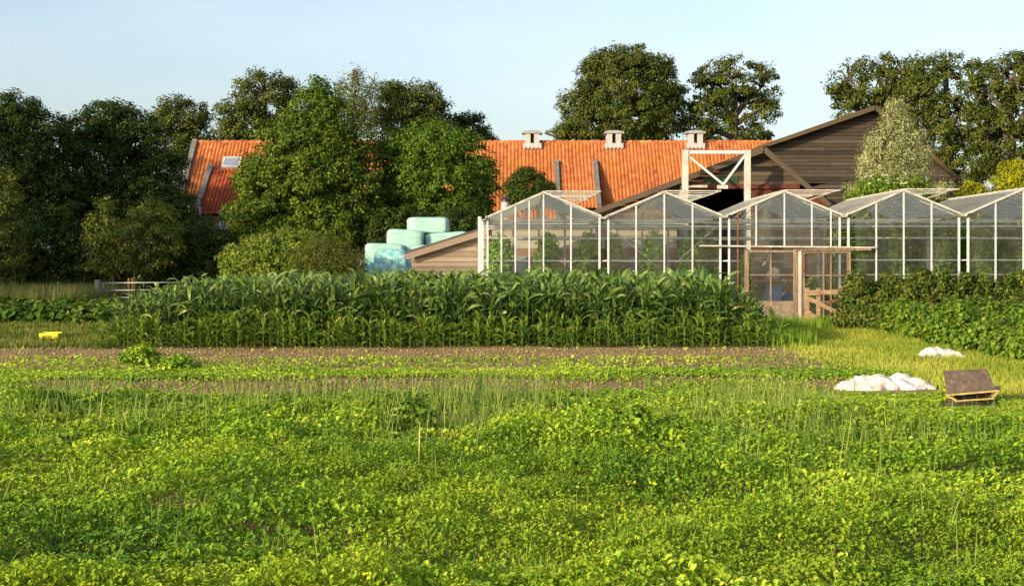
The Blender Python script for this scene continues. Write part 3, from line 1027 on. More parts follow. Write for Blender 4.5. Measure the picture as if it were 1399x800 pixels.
grass_field('tall_grass', 'wispy tall grass and cereal blades rising from the weeds', 'grass', tx, ty, th, .004 + .0004 * ty, 'tallgrass',
            np.clip(RNG.beta(2, 3.2, len(tx)), 0, 1), .26, 1.25, seg=4)
# ragged low tufts of grass among the weeds
cx_t, cy_t = scatter(300, 7.0, 17.0, x_hi=5.9)
q = (fbm(cx_t, cy_t, 2.5, 77) > .46)
cx_t, cy_t = cx_t[q], cy_t[q]
tx = np.repeat(cx_t, 22) + RNG.normal(0, .08, len(cx_t) * 22)
ty = np.repeat(cy_t, 22) + RNG.normal(0, .08, len(cy_t) * 22)
k = ~blocked(tx, ty) & (tx < 6.0)
tx, ty = tx[k], ty[k]
grass_field('grass_tufts', 'ragged green grass tufts pushing up between the weeds', 'grass', tx, ty, canopy(tx, ty) * .8 + RNG.uniform(.05, .17, len(tx)),
            .004 + .0004 * ty, 'lushgrass', np.clip(RNG.normal(.55, .22, len(tx)), 0, 1), .3, 1.5, seg=4)
# stalks with seed heads
m = 12
sx, sy = scatter(m, 7.4, 19, x_hi=4.6)
P = np.stack([sx, sy, np.zeros(len(sx))], 1)
V, F, k = blade_geo(P, RNG.uniform(0, 6.28, len(sx)), RNG.uniform(.35, .55, len(sx)), .003 + .0004 * sy, np.abs(RNG.normal(0, .10, len(sx))), RNG.uniform(.0, 1.1, len(sx)), 6,
                    [.5, .45, .4, .4, 1.0, 1.3, .2])
props(np_mesh('seed_heads', V, F, np.repeat(RNG.uniform(.5, .95, len(sx)), k), M['tallgrass']), 'thin straw-coloured stalks with seed heads standing in the weeds', 'grass', kind='stuff')
# clods on the tilled strip
sx, sy = scatter(14000, 15.5, 28.6, x_hi=5.9)
k = (zone(sx, sy) < .4) & ~blocked(sx, sy)
sx, sy = sx[k], sy[k]
m = len(sx)
r = RNG.uniform(.008, .034, m)
oct_ = np.array([[1, 0, 0], [0, 1, 0], [-1, 0, 0], [0, -1, 0], [0, 0, .8], [0, 0, -.8]])
Vc = (np.stack([sx, sy, np.full(m, -.01)], 1)[:, None] + oct_[None] * r[:, None, None] * RNG.uniform(.6, 1.3, (m, 6, 1))).reshape(-1, 3)
tri = np.array([[0, 1, 4], [1, 2, 4], [2, 3, 4], [3, 0, 4], [1, 0, 5], [2, 1, 5], [3, 2, 5], [0, 3, 5]])
Fc = ((np.arange(m) * 6)[:, None, None] + tri[None]).reshape(-1, 3)
props(np_mesh('soil_clods', Vc, Fc, np.zeros(len(Vc)), M['soil']), 'crumbled clods on the tilled brown strip', 'soil', kind='stuff')

# standout weeds
def rosette(name, label, px, py, h, nl, ll, lw, mat, vlo, vhi, seed, up=.5):
    d = FPX * EYE / (py - HY)
    x = GX(px, d)
    root = empty(name, (x, d, 0), label, 'weed')
    n = nl
    z = h * np.linspace(.15, .9, n) * (0.35 if up > .8 else 1)
    P = np.stack([np.full(n, x), np.full(n, d), z], 1)
    az = np.arange(n) * 2.4 + RNG.normal(0, .3, n)
    V, F, k = blade_geo(P, az, ll * RNG.uniform(.7, 1.2, n), lw * RNG.uniform(.8, 1.2, n), np.full(n, .5 * (1 - up) + .15), RNG.uniform(1.2, 2.0, n) * (1.1 - up * .6), 5,
                        [.25, .85, 1, .85, .5, .05], fold=.25)
    np_mesh('leaves', V, F, np.repeat(RNG.uniform(vlo, vhi, n), k), M[mat], root)
    MB().tube([(x, d, -.02), (x + .01, d, h * .6), (x, d + .01, h)], [.012, .009, .004], 6).build('stem', M['stem'], root, smooth=True)


rosette('rosette_weed', 'pale rosette of upright leaves in the lower middle of the weeds', 547, 680, .22, 10, .26, .055, 'tallgrass', .5, .8, 3, .9)
for nm, lab, px, py, hh, rr, mt in (('dock_plant', 'broad-leaved deep green weed rising above the others near the field centre', 562, 600, .36, .17, 'weed_dark'),
                                    ('thistle_plant', 'pale yellowish-leaved weed right of the field centre', 868, 612, .38, .16, 'weed'),
                                    ('nettle_plant', 'leafy dark weed standing at the tilled strip, left part of the field', 193, 500, .34, .30, 'weed'),
                                    ('mallow_plant', 'leafy weed in the green band just right of the dark leafy one', 243, 508, .24, .30, 'weed'),
                                    ('lettuce_weed', 'upright leafy weed left of the tall grass tuft on the right', 812, 600, .24, .14, 'weed')):
    d = FPX * EYE / (py - HY)
    k_ = FPX / d
    shrub_like(nm, lab, 'weed', [(px, HY + (EYE - hh * .45) * k_, rr * k_, hh * .5 * k_), (px + rr * .3 * k_, HY + (EYE - hh * .8) * k_, rr * .5 * k_, hh * .3 * k_)],
               d, mt, leaf_px=.065 * k_, spacing_px=.11 * k_, clump_px=.10 * k_, per=18, trunks=[px], trunk_r=.012, limbs=False, aspect=.6, trunk='stem', bark='stem', crown='leaves', depth=1, upw=.9, minz=.03)

fl = [(858, 664), (888, 662), (503, 790)]
pp = []
for px, py in fl:
    d = FPX * (EYE - .22) / (py - HY)
    pp.append((GX(px, d), d, .24))
pp = np.repeat(np.array(pp), 12, 0) + RNG.normal(size=(len(fl) * 12, 3)) * np.array([.02, .03, .01])
pp = pp[::2]
n = len(pp)
V, F, k = leaf_geo(pp, nrm(RNG.normal(size=(n, 3)) * .4 + np.array([[0, -.5, 1]])), RNG.normal(size=(n, 3)), np.full(n, .02), np.full(n, .016), .1, True)
props(np_mesh('yellow_flowers', V, F, np.repeat(RNG.random(n), k), M['flower']), 'specks of small yellow flowers among the foreground weeds', 'flowers', kind='stuff')

# ------------------------------------------------------------------ maize


def maize_geo(h, nl, seed):
    rg = np.random.default_rng(seed)
    n = nl
    z = h * np.linspace(.05, .80, n)
    lean = rg.normal(0, .03, 2)
    P = np.stack([lean[0] * z, lean[1] * z, z], 1)
    az0 = rg.uniform(0, 6.28)
    az = az0 + np.arange(n) * math.pi + rg.normal(0, .65, n)
    t = np.linspace(0, 1, n)
    ln = h * ((.23 if h > .9 else .36) + .20 * np.sin(math.pi * (t * .9 + .08))) * rg.uniform(.85, 1.15, n)
    wd = np.full(n, h * .050) * rg.uniform(.7, 1.2, n) + (.008 if h > .9 else .014)
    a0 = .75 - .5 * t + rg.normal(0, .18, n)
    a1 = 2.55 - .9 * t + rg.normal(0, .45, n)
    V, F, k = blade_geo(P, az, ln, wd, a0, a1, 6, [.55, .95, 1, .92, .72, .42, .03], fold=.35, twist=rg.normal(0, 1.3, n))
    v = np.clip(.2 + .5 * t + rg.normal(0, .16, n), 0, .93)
    v[(rg.random(n) < .03) & (t < .6)] = 1.0
    v = np.repeat(v, k)
    lv = bpy.data.meshes.new('maize_leaves')
    return V, F, v, [(lean[0] * q * h, lean[1] * q * h, q * h) for q in (0, .4, .8)], h


def mesh_from(name, V, F, v, mat):
    o = np_mesh(name, V, F, v, mat, smooth=True)
    me = o.data
    bpy.data.objects.remove(o)
    return me


def maize_proto(h, nl, seed, mat):
    V, F, v, pts, h = maize_geo(h, nl, seed)
    leaves = mesh_from('maize_leaves', V, F, v, M[mat])
    b = MB()
    b.tube(pts, [.010 * h / 1.5 + .003, .009 * h / 1.5 + .002, .003], 6, .5)
    st = mesh_from('maize_stalk', np.array(b.v), np.array([f for f in b.f if len(f) == 4]), np.full(len(b.v), .4), M['stalk'])
    return leaves, st, (V, F, v)


tall = [maize_proto(1.30 + .05 * i, 15 + i % 3, 100 + i, 'maize') for i in range(8)]
young = [maize_proto(.44 + .05 * i, 10 + i % 3, 200 + i, 'maize_young') for i in range(5)]


def place_maize(name, label, cat, group, proto, x, y, s):
    e = empty(name, (x, y, -.02), label, cat, group, random.uniform(0, 6.28))
    e.scale = (s, s, s)
    for nm, me in (('leaves', proto[0]), ('stalk', proto[1])):
        o = bpy.data.objects.new(nm, me)
        COL.objects.link(o)
        o.parent = e
    return e


spots = []
row = 0
yy = 29.5
while yy < 36.2:
    xx = -8.3 + random.uniform(0, .15)
    while xx < 5.35:
        spots.append((xx + random.uniform(-.04, .04), yy + random.uniform(-.06, .06), row))
        xx += random.uniform(.10, .16)
    yy += .55
    row += 1
mx_lab = 'tall dark green maize plant in the dense plot before the greenhouse'
first, rest = [s for s in spots if s[2] < 4], [s for s in spots if s[2] >= 4]


def hscale(x, y):
    # the plot is lower at its left and right ends
    e = min(1, .66 + (x + 8.4) * .22, .60 + (5.3 - x) * .42)
    return .95 * e * random.uniform(.88, 1.08) * (1.0 + .045 * (x + 8) / 13)


random.shuffle(first)
nind = 0
stuff_spots = list(rest)
for x, y, r in sorted(first, key=lambda s: s[2]):
    if nind < 295:
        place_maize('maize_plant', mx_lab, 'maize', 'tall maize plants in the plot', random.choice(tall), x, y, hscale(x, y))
        nind += 1
    else:
        stuff_spots.append((x, y, r))
Vs, Fs, vs, base = [], [], [], 0
for x, y, r in stuff_spots:
    V, F, v = random.choice(tall)[2]
    a, s = random.uniform(0, 6.28), hscale(x, y)
    c, sn = math.cos(a) * s, math.sin(a) * s
    V2 = np.stack([V[:, 0] * c - V[:, 1] * sn + x, V[:, 0] * sn + V[:, 1] * c + y, V[:, 2] * s - .02], 1)
    Vs.append(V2), Fs.append(F + base), vs.append(v)
    base += len(V)
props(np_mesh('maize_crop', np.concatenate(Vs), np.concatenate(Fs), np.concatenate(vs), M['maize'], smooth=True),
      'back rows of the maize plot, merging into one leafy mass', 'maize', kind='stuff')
for yy in (28.55, 28.85, 29.2):
    xx = -8.4
    while xx < 5.45:
        if random.random() < .97:
            place_maize('young_maize_plant', 'short bright green young maize plant at the front edge of the plot', 'maize', 'young maize along the front edge',
                        random.choice(young), xx, yy + random.uniform(-.12, .12), random.uniform(.65, 1.3))
        xx += random.uniform(.10, .19)
# a few pale stray plants beyond the left end
# ------------------------------------------------------------------ farmhouse


def pantiles(name, mat, parent, P0, U, S, width, length, colw, course, amp=.05, lift=.045, seed=1):
    """P0 top left corner, U along the ridge, S down the slope"""
    rg = np.random.default_rng(seed)
    U, S = Vector(U).normalized(), Vector(S).normalized()
    N = U.cross(S)
    if N.z < 0:
        N = -N
    nc, nr = max(1, int(width / colw)), max(1, int(length / course))
    k = 6
    uu = np.arange(nc * k + 1) / k * (width / nc)
    ph = (np.arange(nc * k + 1) % k) / k
    prof = amp * 1.5 * np.abs(np.sin(np.pi * ph)) ** .7
    rows_s, rows_l = [], []
    for r in range(nr):
        rows_s += [r * length / nr, (r + 1) * length / nr - 1e-3]
        rows_l += [0.0, lift]
    rs, rl = np.array(rows_s), np.array(rows_l)
    U_, S_, N_ = (np.array(q) for q in (U, S, N))
    jit = rg.normal(0, .0015, (len(rs), len(uu)))
    sag = .05 * (fbm(uu[None, :] + rs[:, None] * 0, rs[:, None] + uu[None, :] * 0, 4.0, seed) - .5)
    V = np.array(P0)[None, None] + uu[None, :, None] * U_ + rs[:, None, None] * S_ + (prof[None, :] + rl[:, None] + jit + sag)[:, :, None] * N_
    ny, nx = len(rs), len(uu)
    idx = np.arange(nx * ny).reshape(ny, nx)
    F = np.stack([idx[:-1, :-1], idx[1:, :-1], idx[1:, 1:], idx[:-1, 1:]], -1).reshape(-1, 4)
    tv = np.clip(.5 + rg.normal(0, .15, (nr, nc)) + rg.normal(0, .08, (1, nc)), 0, 1)
    v = np.repeat(tv, 2, 0)
    v = np.concatenate([np.repeat(v, k, 1), v[:, -1:]], 1)
    return np_mesh(name, V.reshape(-1, 3), F, v.ravel(), mat, parent)


DR = 80.0                                     # ridge distance
xl, xr = GX(269, DR), GX(1075, DR)
zr = GZ(195, DR)
run, ze = 5.6, 2.9                            # to the eave
house = empty('farmhouse', ((xl + xr) / 2, DR, 0), 'long low farmhouse with bright orange pantile roof behind the trees and greenhouse', 'farmhouse')
slope = Vector((0, -run, ze - zr))
pantiles('roof', M['tile'], house, (xl, DR, zr), (1, 0, 0), slope, xr - xl, slope.length, .20, .30, seed=4)
rb = MB()
rb.quad((xl, DR, zr - .06), (xr, DR, zr - .06), (xr, DR + run, ze), (xl, DR + run, ze))
rb.build('rear_roof', M['tile_red'], house)
rt = MB()
xx = xl
while xx < xr - .1:
    rt.tube([(xx, DR, zr + .0), (xx + .36, DR, zr + .02)], [.12, .145], 8, random.random())
    xx += .36
rt.build('ridge_tiles', M['tile'], house)
wb = MB()
wb.box(xl + .1, xr - .1, DR - run + .35, DR - run + .65, 0, ze + .2)
wb.box(xl + .1, xr - .1, DR + run - .65, DR + run - .35, 0, ze + .2)
wb.build('long_wall', M['render'], house)
gb = MB()
for gx in (xl + .05, xr - .35):
    n0 = [(DR - run + .36, 0), (DR + run - .36, 0), (DR + run - .36, ze + .05), (DR, zr - .2), (DR - run + .36, ze + .05)]
    vs = [(gx, a, b) for a, b in n0] + [(gx + .3, a, b) for a, b in n0]
    m = 5
    gb.add(vs, [tuple(range(m)), tuple(range(2 * m - 1, m - 1, -1))] + [(i, i + m, (i + 1) % m + m, (i + 1) % m) for i in range(m)])
gb.build('gable_wall', M['brick'], house)
pb = MB()
nn = Vector((0, -(zr - ze), run)).normalized()
nn = Vector((0, slope.z, run)).normalized()
for a, b in (((xl - .1, DR, zr + .12), (xl - .1, DR - run, ze + .12)),):
    pb.bar(a, b, .26, .28, up=(1, 0, 0))
pb.build('gable_coping', M['lead'], house)


def on_roof(px, py):
    """point on the front roof slope under a photo pixel"""
    t = 0.0
    for _ in range(30):
        d = DR - run * t
        z = GZ(py, d)
        t = (zr - z) / (zr - ze)
    d = DR - run * t
    return Vector((GX(px, d), d, zr - (zr - ze) * t))


# catslide roofs between low parapets
def catslide(pxa, pxb, py_top, drop_px, tile, par_left, par_right, seed):
    a = on_roof(pxa, py_top)
    b = on_roof(pxb, py_top)
    q = Vector((0, -3.6, -2.55))
    up = Vector((0, 0, .12))
    pantiles('dormer_roof', tile, house, a + up, (1, 0, 0), q, (b - a).x, q.length, .185, .30, seed=seed)
    for on, p in ((par_left, a), (par_right, b)):
        if on:
            k = MB()
            w = .26
            # a stepped coping that stands above both slopes
            p0, p1 = p + Vector((0, .1, .45)), p + q + Vector((0, 0, .38))
            k.add([(p.x - w / 2, p0.y, p0.z), (p.x + w / 2, p0.y, p0.z), (p.x + w / 2, p1.y, p1.z), (p.x - w / 2, p1.y, p1.z),
                   (p.x - w / 2, p0.y, p0.z - 1.0), (p.x + w / 2, p0.y, p0.z - 1.0), (p.x + w / 2, p1.y, p1.z - 2.2), (p.x - w / 2, p1.y, p1.z - 2.2)],
                  [(0, 1, 2, 3), (7, 6, 5, 4), (0, 4, 5, 1), (1, 5, 6, 2), (2, 6, 7, 3), (3, 7, 4, 0)])
            k.build('parapet', M['lead'], house)
    f = MB()
    p1 = a + q
    f.box(p1.x, b.x, p1.y + .12, p1.y + .3, 0, p1.z + .02)
    f.build('dormer_wall', M['render'], house)
    g = MB()
    g.box(p1.x - .05, b.x, p1.y - .08, p1.y + .04, p1.z - .10, p1.z + .06)
    g.build('dormer_gutter', M['dark_cap'], house)
    return a, b, q


catslide(760, 813, 229, 60, M['tile'], True, True, 12)
a, b, q = catslide(287, 350, 236, 60, M['tile_red'], True, False, 13)
# window under the left catslide
wy = a.y + q.y
f = MB()
x0, x1, z0, z1 = GX(299, wy), GX(312, wy), GZ(311, wy), GZ(286, wy)
for u in ((x0, x0 + .1, z0, z1), (x1 - .1, x1, z0, z1)):
    f.box(u[0], u[1], wy + .05, wy + .14, u[2], u[3])
f.box(x0 + .1, x1 - .1, wy + .05, wy + .14, z1 - .1, z1)
f.box(x0 - .05, x1 + .05, wy - .02, wy + .14, z0 - .1, z0 - .002)
wo = f.build('window', M['white_paint'], house)
MB().box(x0 + .1, x1 - .1, wy + .10, wy + .118, z0, z1 - .1).build('pane', M['window_glass'], wo)
MB().box(GX(272, wy), GX(274, wy), wy + .0, wy + .11, 0, GZ(282, wy)).build('corner_trim', M['white_paint'], house)
# skylight
s0 = on_roof(317, 225)
sk = MB()
sd = slope.normalized()
sn = Vector((0, sd.z, -sd.y))
sn = sn if sn.z > 0 else -sn
c = s0 + sn * .12
sk.add([c + Vector((i * .5, 0, 0)) + sd * (j * .42) + sn * (k * .1) for k in (-1, 1) for j, i in ((-1, -1), (-1, 1), (1, 1), (1, -1))],
       [(3, 2, 1, 0), (4, 5, 6, 7), (0, 1, 5, 4), (1, 2, 6, 5), (2, 3, 7, 6), (3, 0, 4, 7)])
sko = sk.build('skylight', M['white_paint'], house)
p2 = MB()
c2 = c + sn * .104
p2.add([c2 + Vector((i * .40, 0, 0)) + sd * (j * .32) + sn * (k * .012) for k in (-1, 1) for j, i in ((-1, -1), (-1, 1), (1, 1), (1, -1))],
       [(3, 2, 1, 0), (4, 5, 6, 7), (0, 1, 5, 4), (1, 2, 6, 5), (2, 3, 7, 6), (3, 0, 4, 7)])
p2.build('pane', M['window_glass'], sko)
# ventilators astride the ridge
for px in (727, 838, 949):
    x = GX(px, DR)
    e = bpy.data.objects.new('roof_vent', None)
    COL.objects.link(e)
    e.parent = house
    e.location = Vector((x, DR, zr)) - house.location
    z1 = GZ(184, DR)
    b = MB()
    b.box(x - .40, x - .10, DR - .5, DR + .5, zr - .35, z1)
    b.box(x + .10, x + .40, DR - .5, DR + .5, zr - .35, z1)
    b.build('louvre_box', M['vent_white'], e)
    h = MB()
    h.add([(x - .58, DR - .55, z1 + .03), (x + .58, DR - .55, z1 + .03), (x + .58, DR + .55, z1 + .03), (x - .58, DR + .55, z1 + .03),
           (x - .52, DR - .6, z1 + .13), (x + .52, DR - .6, z1 + .13), (x + .52, DR + .6, z1 + .13), (x - .52, DR + .6, z1 + .13),
           (x - .25, DR - .1, z1 + .24), (x + .25, DR - .1, z1 + .24), (x + .25, DR + .1, z1 + .24), (x - .25, DR + .1, z1 + .24)],
          [(3, 2, 1, 0), (0, 1, 5, 4), (1, 2, 6, 5), (2, 3, 7, 6), (3, 0, 4, 7), (4, 5, 9, 8), (5, 6, 10, 9), (6, 7, 11, 10), (7, 4, 8, 11), (8, 9, 10, 11)])
    h.build('hood', M['vent_white'], e)
    g = MB()
    g.bar((x - .52, DR - .30, zr - .18), (x + .52, DR - .30, zr - .18), .5, .22)
    for i in range(5):
        g.box(x - .52 + i * .22, x - .37 + i * .22, DR - .62, DR - .5, zr - .38, zr - .27)
    g.build('flashing', M['vent_white'], e)
    k = MB()
    k.box(x - .099, x + .099, DR - .05, DR + .05, zr - .1, z1)
    k.build('flue', M['dark_cap'], e)

# ------------------------------------------------------------------ barn


def boards(mb, poly_fn, x0, x1, z0, z1, y, bh, seed, th=.03):
    """horizontal weatherboards clipped to the outline: poly_fn(z) gives the x range at a height"""
    rg = random.Random(seed)
    z = z0
    while z < z1:
        zt = min(z + bh, z1)
        a0, b0 = poly_fn(z)
        a1, b1 = poly_fn(zt)
        a0, b0, a1, b1 = max(a0, x0), min(b0, x1), max(a1, x0), min(b1, x1)
        if b0 > a0 and b1 >= a1 - .01:
            cuts = [0.0]
            w = b0 - a0
            while cuts[-1] * w < w - 2.0:
                cuts.append(min(1.0, cuts[-1] + rg.uniform(2.2, 5.0) / w))
                if cuts[-1] * w > w - 1.5:
                    break
            if cuts[-1] < 1.0:
                cuts.append(1.0)
            base = rg.random()
            for i in range(len(cuts) - 1):
                p, q = cuts[i], cuts[i + 1]
                g = .004 / max(w, .1)
                l0, r0 = a0 + (b0 - a0) * (p + g), a0 + (b0 - a0) * (q - g)
                l1, r1 = a1 + (b1 - a1) * (p + g), a1 + (b1 - a1) * (q - g)
                yo = y + rg.uniform(-.006, .006)
                gap = .014
                vs = [(l0, yo - th, z + gap), (r0, yo - th, z + gap), (r1, yo - th * .35, zt), (l1, yo - th * .35, zt),
                      (l0, yo + .02, z + gap), (r0, yo + .02, z + gap), (r1, yo + .02, zt), (l1, yo + .02, zt)]
                mb.add(vs, [(0, 1, 2, 3), (0, 4, 5, 1), (1, 5, 6, 2), (2, 6, 7, 3), (3, 7, 4, 0)], min(1, max(0, base * .6 + rg.random() * .4)))
        z = zt


DB = 57.0
ax, az_ = GX(1192, DB), GZ(150, DB)
lx, lz = GX(1046, DB), GZ(201, DB)
rx_, rz_ = GX(1345, DB), GZ(281, DB)
barn = empty('wooden_barn', (ax, DB, 0), 'large dark weatherboarded barn with peaked gable behind the greenhouse', 'barn')


def barn_range(z):
    l = lx if z < lz else lx + (z - lz) / (az_ - lz) * (ax - lx)
    r = rx_ if z < rz_ else rx_ + (z - rz_) / (az_ - rz_) * (ax - rx_)
    return l, r


mb = MB()
boards(mb, barn_range, -100, 100, 0, az_ - .03, DB, .15, 5)
mb.build('gable_boards', M['wood_dark'], barn)
mb = MB()
mb.prism([(lx + .02, 0), (rx_ - .02, 0), (rx_ - .02, rz_), (ax, az_ - .05), (lx + .02, lz)], DB + .03, DB + 13)
mb.build('barn_body', M['wood_dark'], barn)
mb = MB()
for p, q in (((ax, az_), (lx, lz)), ((ax, az_), (rx_, rz_))):
    e = Vector((q[0] - p[0], 0, q[1] - p[1])).normalized()
    n_ = Vector((-e.z, 0, e.x))
    n_ = n_ if n_.z > 0 else -n_
    p3, q3 = Vector((p[0], 0, p[1])), Vector((q[0], 0, q[1])) + e * .3
    mb.add([Vector((k.x, y, k.z)) + n_ * h for y in (DB - .45, DB + 13.2) for k, h in ((p3, .02), (q3, .02), (q3, .13), (p3, .13))],
           [(0, 1, 2, 3), (7, 6, 5, 4), (0, 4, 5, 1), (1, 5, 6, 2), (2, 6, 7, 3), (3, 7, 4, 0)])
mb.build('roof', M['wood_verge'], barn)
for p, q in (((ax, az_), (lx, lz)), ((ax, az_), (rx_, rz_))):
    mb = MB()
    mb.bar((p[0], DB - .47, p[1] + .02), (q[0], DB - .47, q[1] + .06), .05, .15, up=(0, 0, 1))
    mb.build('bargeboard', M['wood_verge'], barn)

DW = 50.0
wax, waz = GX(1041, DW), GZ(206, DW)
wlx, wlz = GX(800, DW), GZ(297, DW)
wrx, wrz = GX(1130, DW), GZ(283, DW)
wing = empty('barn_wing', (wax, DW, 0), 'lower brown boarded barn wing with dark open doorway and sagging left slope', 'barn')


def wing_range(z):
    l = wlx if z < wlz else wlx + (z - wlz) / (waz - wlz) * (wax - wlx)
    r = wrx if z < wrz else wrx + (z - wrz) / (waz - wrz) * (wax - wrx)
    return l, r


ox0, ox1, oz1 = GX(938, DW), GX(1021, DW), GZ(254, DW)
mb = MB()
boards(mb, wing_range, -100, 100, oz1 + .02, waz - .03, DW, .16, 8)
boards(mb, wing_range, -100, ox0 - .1, 0, oz1 + .02, DW, .16, 9)
boards(mb, wing_range, ox1 + .12, 100, 0, oz1 - .86, DW, .16, 10)
mb.build('gable_boards', M['wood_wing'], wing)
mb = MB()
mb.box(ox1 + .12, wrx, DW - .02, DW + .03, oz1 - .85, oz1 - .11)
mb.build('red_panel', M['red_wood'], wing)
mb = MB()
mb.box(GX(962, DW), GX(1008, DW), DW - .055, DW - .035, GZ(251, DW), GZ(241, DW))
mb.build('painted_patch', M['green_paint'], wing)
mb = MB()
mb.box(GX(932, DW), GX(1092, DW), DW - .12, DW - .03, oz1 - .10, oz1 + .06)
mb.build('door_lintel', M['red_wood'], wing)
mb = MB()
mb.box(GX(928, DW), GX(931, DW), DW - .11, DW - .02, 0, oz1 - .1)
mb.box(GX(928, DW), GX(966, DW), DW - .17, DW - .121, oz1 - .06, oz1 + .02)
mb.build('door_jamb', M['dirty_white'], wing)
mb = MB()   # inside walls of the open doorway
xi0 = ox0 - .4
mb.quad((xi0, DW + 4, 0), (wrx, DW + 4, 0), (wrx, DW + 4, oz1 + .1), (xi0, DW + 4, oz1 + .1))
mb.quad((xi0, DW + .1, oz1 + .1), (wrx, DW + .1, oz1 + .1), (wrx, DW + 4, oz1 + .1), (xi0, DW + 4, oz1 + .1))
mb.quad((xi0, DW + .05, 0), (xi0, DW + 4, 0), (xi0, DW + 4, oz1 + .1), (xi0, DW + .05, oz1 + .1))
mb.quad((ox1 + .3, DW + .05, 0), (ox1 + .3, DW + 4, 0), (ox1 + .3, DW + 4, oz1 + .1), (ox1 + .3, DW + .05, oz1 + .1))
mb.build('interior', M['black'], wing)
mb = MB()
for p, q in (((wax, waz), (wlx, wlz)), ((wax, waz), (wrx, wrz))):
    e = Vector((q[0] - p[0], 0, q[1] - p[1])).normalized()
    n_ = Vector((-e.z, 0, e.x))
    n_ = n_ if n_.z > 0 else -n_
    p3, q3 = Vector((p[0], 0, p[1])), Vector((q[0], 0, q[1])) + e * .3
    mb.add([Vector((k.x, y, k.z)) + n_ * h for y in (DW - .4, DB - .5) for k, h in ((p3, .02), (q3, .02), (q3, .13), (p3, .13))],
           [(0, 1, 2, 3), (7, 6, 5, 4), (0, 4, 5, 1), (1, 5, 6, 2), (2, 6, 7, 3), (3, 7, 4, 0)])
mb.build('roof', M['wood_verge'], wing)
for p, q in (((wax, waz), (wlx, wlz)), ((wax, waz), (wrx, wrz))):
    mb = MB()
    mb.bar((p[0], DW - .42, p[1] + .0), (q[0], DW - .42, q[1] + .05), .05, .17)
    mb.build('bargeboard', M['wood_wing'], wing)

DF = 48.8
fr = empty('steel_frame', (GX(978, DF), DF, 0), 'white steel portal frame with V braces standing before the barn doorway', 'frame')
zt = GZ(205, DF)
for px in (936, 1021):
    MB().box(GX(px, DF) - .10, GX(px, DF) + .10, DF - .1, DF + .1, 0, zt).build('post', M['dirty_white'], fr)
MB().box(GX(939, DF) + .03, GX(1018, DF) - .03, DF - .06, DF + .06, zt - .13, zt - .02).build('beam', M['white_paint'], fr)
for px in (940, 1017):
    MB().bar((GX(px, DF), DF, zt - .2), (GX(988, DF), DF - .02, GZ(252, DF)), .10, .07).build('brace', M['white_paint'], fr)
MB().box(GX(980, DF), GX(994, DF), DF - .08, DF + .08, GZ(258, DF), GZ(253, DF)).build('joint_plate', M['dirty_white'], fr)

# low brick outbuilding behind the first bay
DO = 47.6
ob = empty('brick_outbuilding', (GX(750, DO), DO, 0), 'low brown brick outbuilding seen through the left greenhouse bays', 'outbuilding')
mb = MB()
mb.box(GX(672, DO), GX(925, DO), DO, DO + 3, 0, 2.15)
mb.build('wall', M['brick'], ob)
mb = MB()
boards(mb, lambda z: (GX(672, DO), GX(925, DO)), -100, 100, 2.16, 2.95, DO + .06, .2, 33)
mb.build('upper_boards', M['wood_pale'], ob)
mb = MB()
mb.prism([(GX(664, DO), 2.96), (GX(935, DO), 2.96), (GX(935, DO), 3.06), (GX(664, DO), 3.06)], DO - .25, DO + 3.2)
mb.build('roof', M['dirty_white'], ob)
for a_, b_ in ((700, 720), (790, 815), (860, 885)):
    MB().box(GX(a_, DO), GX(b_, DO), DO - .04, DO + .02, .5, 1.9).build('window', M['window_glass'], ob)
fl_x, fl_y = GX(690, DO), DO + .6
flue = MB().tube([(fl_x, fl_y, 2.97), (fl_x, fl_y, GZ(276, fl_y))], .13, 12).build('chimney_pipe', M['vent_white'], ob, smooth=False)
cp = MB()
zc = GZ(276, fl_y)
cp.tube([(fl_x, fl_y, zc + .001), (fl_x, fl_y, zc + .05)], .15, 12)
cp.tube([(fl_x, fl_y, zc + .051), (fl_x, fl_y, zc + .13)], .09, 12)
cp.tube([(fl_x, fl_y, zc + .131), (fl_x, fl_y, zc + .2)], [.19, .12], 12)
cp.build('cap', M['dark_cap'], flue)

# weatherboarded shed left of the greenhouse
DS = 43.0
sh = empty('wooden_shed', (GX(610, DS), DS, 0), 'small shed with pale weathered boards and sloping roof between bales and greenhouse', 'shed')
sx0, sx1 = GX(562, DS), GX(654, DS)
sz0, sz1 = GZ(347, DS), GZ(318, DS)
mb = MB()
boards(mb, lambda z: (sx0 if z < sz0 else sx0 + (z - sz0) / (sz1 - sz0) * (sx1 - sx0), sx1), -100, 100, 0, sz1 - .03, DS, .155, 21)
mb.build('board_wall', M['wood_shed'], sh)
MB().prism([(sx0 + .02, 0), (sx1, 0), (sx1, sz1 - .02), (sx0 + .02, sz0 - .02)], DS + .03, DS + 2.6).build('shed_body', M['wood_shed'], sh)
e = Vector((sx1 - sx0, 0, sz1 - sz0)).normalized()
n_ = Vector((-e.z, 0, e.x))
p3, q3 = Vector((sx0, 0, sz0)) - e * .16, Vector((sx1, 0, sz1)) + e * .0
mb = MB()
mb.add([Vector((k.x, y, k.z)) + n_ * h for y in (DS - .25, DS + 2.8) for k, h in ((p3, .03), (q3, .03), (q3, .12), (p3, .12))],
       [(0, 1, 2, 3), (7, 6, 5, 4), (0, 4, 5, 1), (1, 5, 6, 2), (2, 6, 7, 3), (3, 7, 4, 0)])
mb.build('roof', M['dark_cap'], sh)
MB().bar(p3 + Vector((0, DS - .27, -.04)), q3 + Vector((0, DS - .27, -.04)), .03, .17).build('fascia', M['wood_shed'], sh)

# ------------------------------------------------------------------ wrapped bales


